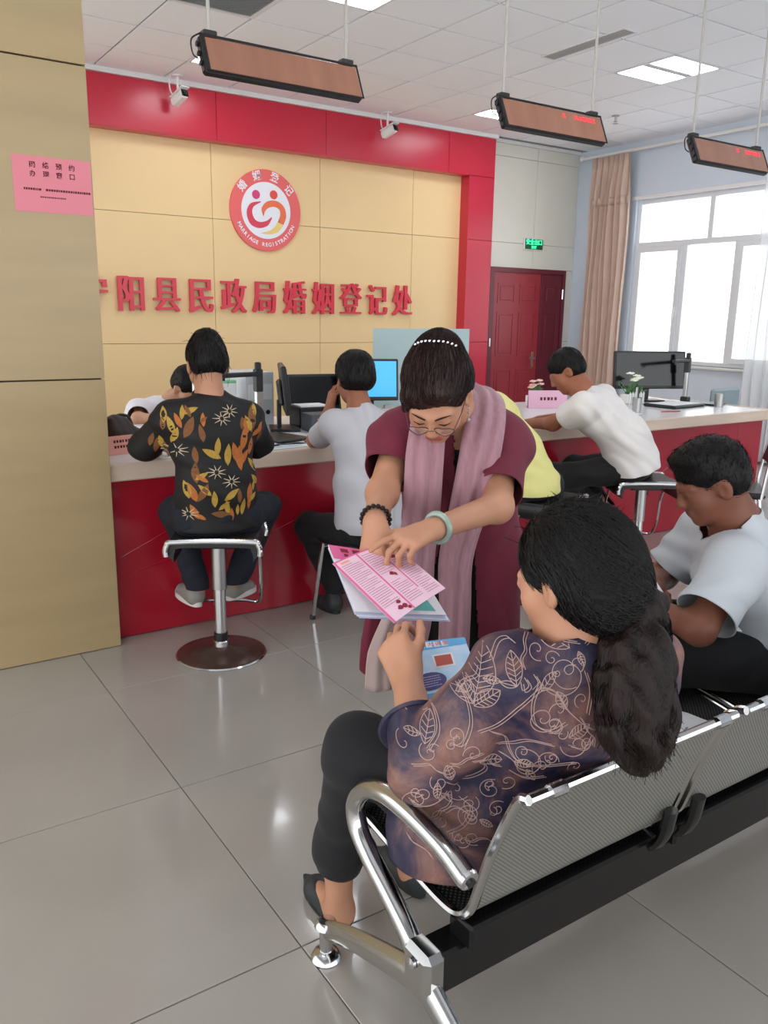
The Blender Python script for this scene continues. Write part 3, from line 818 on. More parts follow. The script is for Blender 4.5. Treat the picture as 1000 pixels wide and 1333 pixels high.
# ------------------------------------------------------------------ chrome framed chairs
def make_chair(label, loc, rz, back=True):
    t = thing('visitor_chair', label, 'chair', loc, rz, 'chrome framed visitor chairs')
    w, d, sh = .40, .40, .41
    MB().box((0, 0, sh), (w, d, .04), bev=.015).build('seat', M_seat, t)
    for sx in (-1, 1):
        for sy in (-1, 1):
            top = (sx * w * .46, sy * d * .42, sh - .015); bot = (sx * (w * .5 + .01), sy * (d * .5 + .02), 0)
            MB().tube([top, bot], .011, 10).build('leg', M_chrome, t)
            MB().lathe([(.014, 0), (.014, .02), (.011, .025)], bot, 10).build('foot_cap', M_black, t)
    MB().tube([(-w * .46, -d * .42, sh - .03), (w * .46, -d * .42, sh - .03)], .009, 8).build('rail', M_chrome, t)
    MB().tube([(-w * .46, d * .42, sh - .03), (w * .46, d * .42, sh - .03)], .009, 8).build('rail', M_chrome, t)
    if back:
        for sx in (-1, 1):
            MB().tube(crom([(sx * w * .48, -d * .44, sh - .02), (sx * w * .49, -d * .5, sh + .2), (sx * w * .48, -d * .62, sh + .42)], 6), .011, 10).build('back_post', M_chrome, t)
        rows = [[(u * w * .47, -d * (.5 + .12 * v) - .015 * (1 - u * u), sh + .18 + .24 * v) for u in (-1, -.5, 0, .5, 1)] for v in (0, .33, .67, 1)]
        MB().sheet(rows, .02).build('backrest', M_seat, t, 60)
    return t
make_chair('backless chrome-legged stool chair under the boy in white', (2.08, 3.17, 0), .1, back=False)
make_chair('chrome framed chair with black back behind the man in the light shirt', (4.72, 3.08, 0), .64)
# office chair peeping over the worktop at the far right
oc = thing('office_chair', 'grey chair back showing above the right end of the counter', 'chair', (6.45, 4.35, 0))
MB().box((0, 0, .78), (.38, .05, .22), bev=.02).build('backrest', pm('grey_chair', '#8fa1a6', .6), oc)
MB().tube([(0, .04, .3), (0, .04, .75)], .02, 8).build('back_post', M_black, oc)
MB().box((0, .22, .45), (.44, .42, .06), bev=.02).build('seat', pm('grey_chair', '#8fa1a6', .6), oc)
MB().lathe([(.03, .05), (.03, .42)], (0, .22, 0), 14).build('gas_lift', M_black, oc)
for k in range(5):
    a = k * 2 * math.pi / 5; MB().tube([(0, .22, .08), (.26 * math.cos(a), .22 + .26 * math.sin(a), .05)], .018, 8).build('leg', M_black, oc)
    MB().lathe([(0, -.014), (.025, -.012), (.025, .012), (0, .014)], (.26 * math.cos(a), .22 + .26 * math.sin(a), .027), 12, axis=(-math.sin(a), math.cos(a), 0)).build('castor', M_black, oc)

# ------------------------------------------------------------------ waiting bench
M_perf = perforated('perforated_grey_steel', '#94938c', '#3a3936', .009, .42, .45)
M_perfb = perforated('perforated_black_steel', '#1b1b1c', '#6a6a68', .012, .3, .3)
M_cast = pm('polished_cast_aluminium', '#c9c9c7', .16, metal=1)
M_bblack = pm('black_gloss_steel', '#111112', .2)
bn = thing('waiting_bench', 'airport style waiting bench with grey perforated backs and chrome arms', 'bench', (.81, 1.06, 0))
PITCH_S = .59; X0 = .865
def end_frame(x, arm=True):
    A = lambda pts: [(x, a, b) for a, b in pts]
    if arm:
        MB().tube(crom(A([(.935, .524), (1.0, .545), (1.10, .556), (1.19, .552), (1.255, .525), (1.293, .475), (1.285, .425), (1.24, .385), (1.17, .345), (1.10, .30), (1.065, .262)]), 8), .021, 14, flat=((1, 0, 0), 1.0)).build('armrest', M_cast, bn, world=True)
        MB().lathe([(.021, 0), (.019, .008), (.008, .011), (.0, .009)], (x, .935, .524), 14, axis=(0, -1, -.25)).build('arm_end', M_chrome, bn, world=True)
        MB().lathe([(.009, 0), (.009, .004)], (x, .925, .522), 10, axis=(0, -1, -.25)).build('arm_screw', M_black, bn, world=True)
    MB().b2((x - .026, 1.005, .205), (x + .026, 1.085, .31), bev=.012).build('bracket', M_cast, bn, world=True)
    for dy in (-.0,):
        MB().lathe([(.011, 0), (.011, .006), (0, .009)], (x - .027, 1.045, .285), 12, axis=(-1, 0, 0)).build('bolt', M_chrome, bn, world=True)
    MB().tube(crom(A([(1.06, .225), (1.15, .195), (1.27, .15), (1.37, .105), (1.42, .075)]), 6), [.034 - .0005 * k for k in range(25)], 12, flat=((0, .4, 1), .62)).build('front_leg', M_cast, bn, world=True)
    MB().tube(crom(A([(1.03, .225), (.96, .19), (.86, .14), (.77, .095), (.72, .07)]), 6), [.034 - .0005 * k for k in range(25)], 12, flat=((0, -.4, 1), .62)).build('rear_leg', M_cast, bn, world=True)
    for y in (1.418, .722):
        MB().lathe([(.027, .09), (.024, .1), (.018, .105), (0, .106)], (x, y, 0), 16).build('leg_cap', M_chrome, bn, world=True)
        MB().lathe([(.016, .02), (.016, .095)], (x, y, 0), 12).build('foot_stem', M_chrome, bn, world=True)
        MB().lathe([(.034, 0), (.036, .006), (.03, .018), (.016, .026)], (x, y, 0), 20).build('foot_pad', M_cast, bn, world=True)
end_frame(.81); end_frame(.81 + PITCH_S * 4 + .06)
MB().b2((.79, 1.01, .215), (.81 + PITCH_S * 4 + .06, 1.075, .305), bev=.006).build('beam', M_bblack, bn, world=True)
prof = [(1.445, .352), (1.455, .378), (1.43, .400), (1.33, .398), (1.2, .380), (1.08, .366), (1.02, .372), (.985, .405), (.965, .46), (.94, .54), (.91, .615), (.888, .665), (.874, .69), (.855, .698)]
prof3 = crom([(0, a, b) for a, b in prof], 5)
def seat_unit(k):
    x0 = X0 + PITCH_S * k; x1 = x0 + .555
    # sheet split in the black sitting pan and the grey back
    def strip(pts, mat, name, inset=0):
        m = MB(); cols = 14
        rows = []
        for i, p in enumerate(pts):
            rows.append([(x0 + inset + (x1 - x0 - 2 * inset) * j / cols, p.y, p.z) for j in range(cols + 1)])
        m.sheet(rows, .006)
        me = m.mesh(name, 60, bn.location)
        uv = me.uv_layers.new(name='UVMap'); L = [0]
        for a, b in zip(pts, pts[1:]): L.append(L[-1] + (b - a).length)
        n = len(pts) * (cols + 1)
        for lo in me.loops:
            vi = lo.vertex_index % n; uv.data[lo.index].uv = (m.v[vi][0], L[vi // (cols + 1)])
        return mesh_obj(name, me, mat, bn)
    ns = 5 * 6
    strip(prof3[:ns + 1], M_perfb, 'seat_pan')
    b = strip(prof3[ns:], M_perf, 'backrest')
    for x in (x0, x1):
        MB().tube([(x, p.y, p.z) for p in prof3], .0095, 8).build('side_tube', M_cast, bn, world=True)
    MB().tube([(x0, .855, .698), (x1, .855, .698)], .009, 8).build('top_tube', M_cast, bn, world=True)
    for x in (x0 + .06, x1 - .05):
        MB().tube([(x - .017, .853, .699), (x + .017, .853, .699)], .0125, 10).build('top_clip', M_chrome, bn, world=True)
    for x in ((x0 + .03, x1 - .03) if k else (x1 - .03,)):
        MB().tube(crom([(x, 1.2, .372), (x, 1.06, .335), (x, 1.0, .33), (x, .968, .37), (x, .955, .44)], 5), .02, 8, flat=((1, 0, 0), .6)).build('support_arm', M_bblack, bn, world=True)
        MB().lathe([(.008, 0), (.008, .004), (0, .006)], (x, .957, .432), 8, axis=(0, -1, -.3)).build('bolt', M_chrome, bn, world=True)
    MB().b2((x0 + .01, .99, .30), (x1 - .01, 1.06, .352), bev=.006).build('under_rail', M_bblack, bn, world=True)
for k in range(4): seat_unit(k)
sp = thing('paper', 'white printed papers lying on the empty bench seat behind the long hair', 'paper', (1.80, 1.20, .3885), .35)
sp.rotation_euler.x = .12
MB().box((0, 0, 0), (.21, .297, .0012)).build('sheet', M_paper, sp)
m = MB(); random.seed(21)
for k in range(12): m.box((random.uniform(-.03, .02), .12 - k * .02, .001), (random.uniform(.08, .16), .005, .0005))
m.build('print', pm('grey_ink', '#8b8f98', .8), sp)['kind'] = 'stuff'
# ------------------------------------------------------------------ soft-shape modeller: blended tapered limbs -> one continuous surface
def A3(*p): return np.array(p[0] if len(p) == 1 else p, dtype=np.float64)
def nrm(v): v = A3(v); return v / (np.linalg.norm(v) + 1e-12)

class Soft:
    def __init__(s): s.p = []
    def cap(s, a, b, ra, rb=None, k=.02, op=0):
        s.p.append(('c', A3(a), A3(b), ra, ra if rb is None else rb, k, op)); return s
    def chain(s, pts, rs, k=.02):
        for i in range(len(pts) - 1): s.cap(pts[i], pts[i + 1], rs[i], rs[i + 1], k)
        return s
    def ell(s, c, r, F=None, k=.02, op=0):
        """ellipsoid; F rows are its local axes"""
        s.p.append(('e', A3(c), A3(r), np.eye(3) if F is None else np.array(F, float), k, op)); return s
    def eco(s, a, b, side, ra, rb, k=.04):
        """limb of oval section: ra, rb = (half width along side, half depth) at each end"""
        s.p.append(('o', A3(a), A3(b), A3(side), ra, rb, k, 0)); return s
    @staticmethod
    def dist(p, Q):
        if p[0] == 'c':
            _, a, b, ra, rb, k, op = p
            ab = b - a; t = np.clip((Q - a) @ ab / (ab @ ab + 1e-12), 0, 1)
            d = Q - a - t[:, None] * ab
            return np.sqrt((d * d).sum(1)) - (ra + (rb - ra) * t)
        if p[0] == 'e':
            _, c, r, F, k, op = p
            L = (Q - c) @ F.T
            k0 = np.sqrt(((L / r) ** 2).sum(1)) + 1e-9; k1 = np.sqrt(((L / (r * r)) ** 2).sum(1)) + 1e-9
            return k0 * (k0 - 1) / k1
        _, a, b, side, ra, rb, k, op = p
        ab = b - a; L2 = ab @ ab; ax = ab / math.sqrt(L2)
        sd = side - ax * (side @ ax); sd /= np.linalg.norm(sd); fr = np.cross(ax, sd)
        t0 = (Q - a) @ ab / L2; t = np.clip(t0, 0, 1)
        d = Q - a - t[:, None] * ab
        rs = ra[0] + (rb[0] - ra[0]) * t; rf = ra[1] + (rb[1] - ra[1]) * t; rw = np.minimum(rs, rf)
        u = d @ sd; v = d @ fr; w = d @ ax
        k0 = np.sqrt((u / rs) ** 2 + (v / rf) ** 2 + (w / rw) ** 2) + 1e-9
        k1 = np.sqrt((u / rs ** 2) ** 2 + (v / rf ** 2) ** 2 + (w / rw ** 2) ** 2) + 1e-9
        return k0 * (k0 - 1) / k1
    @staticmethod
    def rng(p):
        if p[0] == 'c': m = max(p[3], p[4]); return np.minimum(p[1], p[2]) - m, np.maximum(p[1], p[2]) + m
        if p[0] == 'e': m = max(p[2]); return p[1] - m, p[1] + m
        m = max(p[4] + p[5]); return np.minimum(p[1], p[2]) - m, np.maximum(p[1], p[2]) + m
    def surface(s, h, disp=None, damp=0.0):
        add = [p for p in s.p if p[-1] == 0]
        lo = np.min([s.rng(p)[0] for p in add], 0) - 3 * h - damp; hi = np.max([s.rng(p)[1] for p in add], 0) + 3 * h + damp
        B = 8; nb = np.ceil((hi - lo) / (B * h)).astype(int) + 1
        G = np.ones(nb * B, np.float32)
        bi = np.stack(np.meshgrid(*[np.arange(n) for n in nb], indexing='ij'), -1).reshape(-1, 3)
        cen = lo + (bi * B + (B - 1) / 2) * h; R = B * h * .87
        offs = np.stack(np.meshgrid(*[np.arange(B)] * 3, indexing='ij'), -1).reshape(-1, 3) * h
        dc = [s.dist(p, cen) for p in s.p]
        near = np.zeros(len(cen), bool); mind = np.full(len(cen), 9.)
        for p, d in zip(s.p, dc):
            if p[-1] == 0: mind = np.minimum(mind, d); near |= d < R + p[-2] + 2 * h + damp
        deep = mind < -(R + .06)
        sub = np.zeros(len(cen), bool)
        for p, d in zip(s.p, dc):
            if p[-1] == 1: sub |= d < R + p[-2]
        act = np.where(near & ~(deep & ~sub))[0]
        pos = np.full(len(cen), -1); pos[act] = np.arange(len(act))
        arr = np.ones((len(act), B ** 3), np.float64)
        for p, d in zip(s.p, dc):
            if p[-1] == 0: idx = act[d[act] < R + p[-2] + 2 * h + damp]
            else: idx = act[d[act] < R + p[-2]]
            if not len(idx): continue
            Q = (lo + bi[idx] * B * h)[:, None, :] + offs[None]
            v = s.dist(p, Q.reshape(-1, 3)).reshape(len(idx), -1)
            a = arr[pos[idx]]; k = p[-2]
            if p[-1] == 0:
                hh = np.maximum(k - np.abs(a - v), 0) / k
                arr[pos[idx]] = np.minimum(a, v) - hh * hh * k * .25
            else:
                v = -v; hh = np.maximum(k - np.abs(a - v), 0) / k
                arr[pos[idx]] = np.maximum(a, v) + hh * hh * k * .25
        if disp is not None:
            Q = (lo + bi[act] * B * h)[:, None, :] + offs[None]
            m = np.abs(arr) < .05
            arr[m] += disp(Q[m])
        G4 = G.reshape(nb[0], B, nb[1], B, nb[2], B)
        G4 = np.ascontiguousarray(G4.transpose(0, 2, 4, 1, 3, 5)).reshape(len(cen), B ** 3)
        G4[deep & ~sub] = -1; G4[act] = arr
        G = np.ascontiguousarray(G4.reshape(nb[0], nb[1], nb[2], B, B, B).transpose(0, 3, 1, 4, 2, 5)).reshape(nb * B)
        # surface nets
        I = G < 0
        cnt = np.zeros(np.array(G.shape) - 1, np.int8)
        sl = [slice(0, -1), slice(1, None)]
        cor = [(i, j, k) for i in (0, 1) for j in (0, 1) for k in (0, 1)]
        for c in cor: cnt += I[sl[c[0]], sl[c[1]], sl[c[2]]]
        C = np.argwhere((cnt > 0) & (cnt < 8))
        vals = np.stack([G[C[:, 0] + c[0], C[:, 1] + c[1], C[:, 2] + c[2]] for c in cor], 1).astype(np.float64)
        acc = np.zeros((len(C), 3)); num = np.zeros(len(C))
        for a in range(8):
            for b in range(a + 1, 8):
                df = [cor[b][i] - cor[a][i] for i in range(3)]
                if sum(map(abs, df)) != 1: continue
                m = (vals[:, a] < 0) != (vals[:, b] < 0)
                t = vals[m, a] / (vals[m, a] - vals[m, b])
                acc[m] += A3(cor[a]) + t[:, None] * A3(df); num[m] += 1
        V = lo + (C + acc / num[:, None]) * h
        vid = np.full(cnt.shape, -1, np.int64); vid[C[:, 0], C[:, 1], C[:, 2]] = np.arange(len(C))
        F = []
        for ax in range(3):
            s0 = [slice(1, -1)] * 3; s1 = [slice(1, -1)] * 3
            s0[ax] = slice(0, -1); s1[ax] = slice(1, None)
            a = I[tuple(s0)]; b = I[tuple(s1)]
            E = np.argwhere(a != b)
            if not len(E): continue
            fl = a[E[:, 0], E[:, 1], E[:, 2]]
            E = E + 1; E[:, ax] -= 1
            u, w = (ax + 1) % 3, (ax + 2) % 3
            def at_(du, dw):
                q = E.copy(); q[:, u] -= du; q[:, w] -= dw
                return vid[q[:, 0], q[:, 1], q[:, 2]]
            quad = np.stack([at_(1, 1), at_(0, 1), at_(0, 0), at_(1, 0)], 1)
            quad[~fl] = quad[~fl][:, ::-1]
            F.append(quad)
        F = np.vstack(F)
        F = F[(F >= 0).all(1)]
        return V, F

def soft_mesh(name, S, h, root_loc, disp=None, damp=0, cuts=(), smooth_it=0, keep=None):
    """cuts: (point, outward normal, radius) trims everything beyond the plane near the point"""
    V, F = S.surface(h, disp, damp)
    me = bpy.data.meshes.new(name)
    V = V - A3(root_loc)
    me.vertices.add(len(V)); me.vertices.foreach_set('co', V.astype(np.float32).ravel())
    me.loops.add(F.size); me.loops.foreach_set('vertex_index', F.astype(np.int32).ravel())
    me.polygons.add(len(F)); me.polygons.foreach_set('loop_start', np.arange(0, F.size, 4, dtype=np.int32))
    me.polygons.foreach_set('loop_total', np.full(len(F), 4, np.int32))
    me.update(calc_edges=True); me.validate()
    if cuts or smooth_it or keep:
        bm = bmesh.new(); bm.from_mesh(me)
        for k in range(smooth_it): bmesh.ops.smooth_vert(bm, verts=bm.verts, factor=.5, use_axis_x=True, use_axis_y=True, use_axis_z=True)
        for (pt, n, rad) in cuts:
            pt = Vector(A3(pt) - A3(root_loc)); n = Vector(nrm(n)); r2 = rad * rad
            reach = .25 if rad < .2 else 0
            def dd(v):
                t = max(0.0, min(reach, (v.co - pt).dot(n))); return (v.co - pt - n * t).length_squared
            vs = [v for v in bm.verts if dd(v) < r2]
            vset = set(vs)
            fs = [f for f in bm.faces if all(v in vset for v in f.verts)]
            es = set(e for f in fs for e in f.edges)
            bmesh.ops.bisect_plane(bm, geom=vs + list(es) + fs, plane_co=pt, plane_no=n, clear_outer=True, dist=1e-5)
        if keep:
            bmesh.ops.delete(bm, geom=[f for f in bm.faces if not keep(f.calc_center_median() + Vector(root_loc))], context='FACES')
        loose = [v for v in bm.verts if not v.link_faces]
        bmesh.ops.delete(bm, geom=loose, context='VERTS')
        bm.to_mesh(me); bm.free()
    me.shade_smooth()
    return me

def soft(name, S, h, mat, root, disp=None, damp=0, cuts=(), smooth_it=0, thick=0, keep=None):
    me = soft_mesh(name, S, h, root.location, disp, damp, cuts, smooth_it, keep)
    o = mesh_obj(name, me, mat, root)
    if thick:
        md = o.modifiers.new('cloth_thickness', 'SOLIDIFY'); md.thickness = thick; md.offset = -1
    return o

def folds(amp, scale, seed, dirs=None):
    rs = np.random.RandomState(seed); D = rs.normal(size=(6, 3)); D /= np.linalg.norm(D, axis=1)[:, None]; ph = rs.uniform(0, 6.28, 6)
    if dirs is not None: D[0] = nrm(dirs); D[1] = nrm(A3(dirs) + rs.normal(size=3) * .25)
    def f(Q):
        q = Q * scale
        w = np.sin(q @ D[2] * .6 + ph[2]) * 1.6 + np.sin(q @ D[3] * .9 + ph[3])
        v = np.sin(q @ D[0] * 1.9 + w + ph[0]); u = np.sin(q @ D[1] * 2.7 + 1.3 * w + ph[1])
        g = .5 + .5 * np.sin(q @ D[4] * .8 + ph[4])
        return -amp * (np.maximum(v, -.3) * g * .7 + .45 * u * (1 - g))
    return f

def frame(fwd, up):
    """rows: right, forward, up"""
    f = nrm(fwd); r = nrm(np.cross(f, A3(up))); u = np.cross(r, f)
    return np.array([r, f, u])

def head(S, c, F, s=1.0, ears=True, neck=None, nr=.052, female=False):
    c = A3(c)
    def L(x, y, z): return c + (A3(x, y, z) * s) @ F
    def E(x, y, z, a, b, d, k=.02, op=0, G=None): S.ell(L(x, y, z), A3(a, b, d) * s, F if G is None else G, k * s, op)
    E(0, -.012, .035, .073, .092, .080)
    E(0, .028, -.022, .060, .066, .082, .03)
    E(0, .046, -.082, .036 if female else .04, .036, .03, .03)          # jaw
    E(0, .066, -.098, .02, .018, .016, .02)                              # chin
    for sx in (-1, 1):
        E(sx * .036, .058, -.032, .026, .022, .028, .03)                 # cheek
        S.cap(L(sx * .012, .090, .018), L(sx * .048, .074, .016), .009 * s, .007 * s, .014 * s)   # brow ridge
        E(sx * .032, .082, .0, .016, .011, .011, .008)                   # eyelid
        E(sx * .011, .098, -.036, .008, .010, .008, .01)                 # nostril wing
        if ears:
            G = frame(F[1] + F[0] * sx * -.45, F[2] - F[1] * .2)
            S.ell(L(sx * .078, -.006, -.012), A3(.010, .021, .033) * s, G, .012 * s)
            S.ell(L(sx * .084, .004, -.010), A3(.007, .009, .017) * s, G, .006 * s, 1)
    S.cap(L(0, .090, .012), L(0, .106, -.030), .008 * s, .0115 * s, .012 * s)        # nose
    S.cap(L(-.018, .087, -.062), L(.018, .087, -.062), .0075 * s, None, .01 * s)     # lips
    S.cap(L(-.014, .084, -.072), L(.014, .084, -.072), .008 * s, None, .01 * s)
    if neck is not None:
        S.cap(L(0, -.028, -.05), neck, nr * s, (nr + .006) * s, .03 * s)
    return L

def hair_short(S, c, F, s=1.0, grow=.012, front=.10, nape=-.06):
    """cropped hair: skull cap, with forehead, face and neck left free"""
    c = A3(c)
    def L(x, y, z): return c + (A3(x, y, z) * s) @ F
    S.ell(L(0, -.014, .04), A3(.073 + grow, .092 + grow, .080 + grow) * s, F, .01)
    S.ell(L(0, -.045, -.01), A3(.070 + grow * .7, .062 + grow * .6, .06) * s, F, .03)
    S.ell(L(0, front + .03, -.035), A3(.11, .075, .095) * s, F, .012, 1)
    S.ell(L(0, .03, nape - .085), A3(.13, .16, .085) * s, F, .012, 1)
    for sx in (-1, 1): S.ell(L(sx * .088, .012, -.018), A3(.03, .026, .036) * s, F, .01, 1)
    return L

def hand(S, w, d, n, thumb, curls, s=1.0, spread=1.0, tcurl=.5, tout=.7):
    """w wrist, d towards the knuckles, n the way the palm faces, thumb +1/-1 side; curls: per finger bend (radians at each joint)"""
    w = A3(w); d = nrm(d); n = nrm(A3(n) - d * (A3(n) @ d)); t = np.cross(d, n) * thumb
    tips = []
    bx = (.027, .009, -.010, -.027); by = (.082, .087, .083, .074)
    seg = ((.038, .023, .019), (.042, .027, .020), (.039, .025, .019), (.030, .018, .017)); rad = (.0082, .0084, .008, .0072)
    for i in range(4):
        kn = w + (d * by[i] + t * bx[i] * (1 + .05 * spread)) * s
        S.cap(w + t * bx[i] * .55 * s - n * .002, kn, .0155 * s, .0115 * s, .014 * s)
        a = 0; p = kn; cu = curls[i] if isinstance(curls[i], (tuple, list)) else (curls[i] * .8, curls[i], curls[i] * .7)
        ds = nrm(d + t * (1.5 - i) * .055 * spread)
        for j in range(3):
            a += cu[j]
            q = p + (ds * math.cos(a) + n * math.sin(a)) * seg[i][j] * s
            S.cap(p, q, (rad[i] - .0006 * j) * s, (rad[i] - .0006 * (j + 1)) * s, .005 * s)
            p = q
        tips.append(p)
    S.ell(w + (d * .035 + t * .026 + n * .008) * s, A3(.03, .016, .016) * s, np.array([d, t, n]), .015 * s)
    p = w + (d * .03 + t * .027 + n * .006) * s; a = 0
    for j, L in enumerate((.038, .030, .024)):
        a += (0, tcurl, tcurl * .7)[j]
        dr = nrm(d * (.75 + a * .25) + t * (tout - a * .6) + n * (.3 + .3 * a))
        q = p + dr * L * s; S.cap(p, q, (.0115 - .0012 * j) * s, (.0105 - .0013 * j) * s, .007 * s); p = q
    tips.append(p)
    return tips

def shoe(root, heel, toe, mat, sole_mat, h=.05, w=.042, name='shoe', style='sneaker', sz=.006):
    heel = A3(heel); toe = A3(toe); d = nrm(toe - heel); L = np.linalg.norm(toe - heel); sd = nrm(np.cross(d, (0, 0, 1)))
    S = Soft(); up = A3(0, 0, 1)
    if style == 'sneaker':
        S.cap(heel + d * .035 + up * .032, toe - d * .045 + up * .026, .036, .034, .02)
        S.cap(heel + d * .035 + up * .055, heel + d * L * .45 + up * .05, .036, .032, .03)
        S.cap(heel + d * .04 + up * .06, heel + d * .05 + up * .09, .036, .034, .02)
    else:
        S.cap(heel + d * .03 + up * .028, toe - d * .08 + up * .022, .035, .034, .02)
        S.cap(toe - d * .08 + up * .022, toe - d * .005 + up * .012, .033, .007, .02)
        S.cap(heel + d * .028 + up * .05, heel + d * .034 + up * .058, .035, .033, .02)
        S.ell(heel + d * L * .42 + up * .078, (L * .29, .028, .036), np.array([d, sd, up]), .008, 1)
    sh = soft(name, S, sz, mat, root, cuts=[(heel + up * .006 + d * L * .5, -up, .4)])
    so = MB(); n = 20; poly = []
    for i in range(2 * n):
        a = math.pi * i / n; x = math.cos(a); y = math.sin(a)
        wd = w * (1 if style == 'sneaker' else (1 - .75 * max(0, x) ** 2.2))
        poly.append((L / 2 * x * (1.02 if style == 'sneaker' else 1), wd * (abs(y) ** .7) * (1 if y >= 0 else -1) * (.9 + .1 * x)))
    c = (heel + toe) / 2; c = c * A3(1, 1, 0) + up * (min(heel[2], toe[2]) + (.012 if style == 'sneaker' else .004))
    so.prism(poly, Vector(c - A3(root.location)), Vector(d), Vector(nrm(np.cross(up, d))), .024 if style == 'sneaker' else .008)
    mesh_obj('sole', so.mesh('sole', 40), sole_mat, sh)
    return sh

def strands(paths, r, n=4):
    m = MB()
    for p in paths: m.tube(p, [r * (1 - .6 * i / max(1, len(p) - 1)) for i in range(len(p))], n, caps=False)
    return m

def drape(bvh, pts, d, lift):
    """lay a polyline onto a surface along direction d; returns list of runs"""
    runs = []; cur = []
    for p in pts:
        hit, nr_, idx, dist = bvh.ray_cast(Vector(p), Vector(d), 1.2)
        if hit is None: 
            if len(cur) > 1: runs.append(cur)
            cur = []; continue
        q = hit - Vector(d).normalized() * lift
        if cur and (cur[-1] - q).length > .04:
            if len(cur) > 1: runs.append(cur)
            cur = []
        cur.append(q)
    if len(cur) > 1: runs.append(cur)
    return runs

M_skin = pm('skin_warm', '#c08b6e', .5, noise=.07, nscale=14, spec=.35)
M_skin2 = pm('skin_tan', '#9c6248', .5, noise=.08, nscale=14, spec=.35)
M_skin3 = pm('skin_light', '#cb997c', .5, noise=.06, nscale=14, spec=.35)
M_hair = pm('hair_black', '#0e0b0a', .5, spec=.25, noise=.4, nscale=60, stretch=(1, 1, .15), bump=.8, bscale=260)
M_hair2 = pm('hair_dark_brown', '#1c110e', .5, spec=.25, noise=.4, nscale=50, stretch=(1, 1, .12), bump=.9, bscale=220)
M_hair3 = pm('hair_brown_red', '#2a1917', .45, spec=.3, noise=.4, nscale=60, stretch=(1, 1, .2), bump=.8, bscale=240)
M_blackcloth = pm('black_cloth', '#121215', .85, sheen=.05, bump=.2, bscale=300)
M_navy = pm('navy_trousers', '#151a26', .85, bump=.2, bscale=300)

def comb(obj, root, mat, n, length, to=None, crown=None, r=.0009, seed=1, lift=.0015, jitter=.25, name='hair_strands', down=0, keep=None):
    """short strands lying on a hair surface, combed away from the crown or towards a point"""
    me = obj.data; off = Vector(root.location)
    co = [v.co + off for v in me.vertices]
    bv = BVHTree.FromPolygons(co, [tuple(p.vertices) for p in me.polygons]); rs = random.Random(seed); ps = []
    N = len(co)
    for k in range(n):
        p = co[rs.randrange(N)].copy()
        if keep and not keep(p): continue
        pth = []; jit = Vector((rs.uniform(-1, 1), rs.uniform(-1, 1), rs.uniform(-1, 1))) * jitter; L = length * rs.uniform(.6, 1.2); lf = lift * rs.uniform(.2, 1.6)
        for i in range(6):
            q, nn, _, _ = bv.find_nearest(p)
            if q is None: break
            pth.append(tuple(q + nn * (lf * (.3 + i * .25)) - off))
            d = (Vector(to) - q) if to is not None else (q - Vector(crown))
            d = d.normalized() + jit + Vector((0, 0, -down)); d = d - nn * d.dot(nn)
            if d.length < 1e-4: break
            p = q + d.normalized() * (L / 5)
        if len(pth) > 2: ps.append(pth)
    o = strands(ps, r, 3).build(name, mat, obj); o['kind'] = 'stuff'
    return o
# ------------------------------------------------------------------ people
def person(label, base, group=None):
    return thing('person', label, 'person', base, 0, group)
def PP(*a): return [A3(p) for p in a]

# ---- dark bag on the counter
S = Soft(); S.ell((1.17, 4.05, .86), (.10, .06, .06), k=.03); S.ell((1.14, 4.05, .91), (.06, .05, .06), k=.04); S.ell((1.17, 4.05, .77), (.3, .3, .04), k=.01, op=1)
soft('body', S, .007, pm('dark_brown_leather', '#33241f', .5, bump=.3, bscale=60), bag, folds(0.0102, 30, 3), .01)
MB().tube(crom([(-.05, 0, .09), (-.03, 0, .15), (.03, 0, .15), (.06, 0, .08)], 6), .007, 8).build('handle', pm('dark_brown_leather', '#33241f', .5), bag)

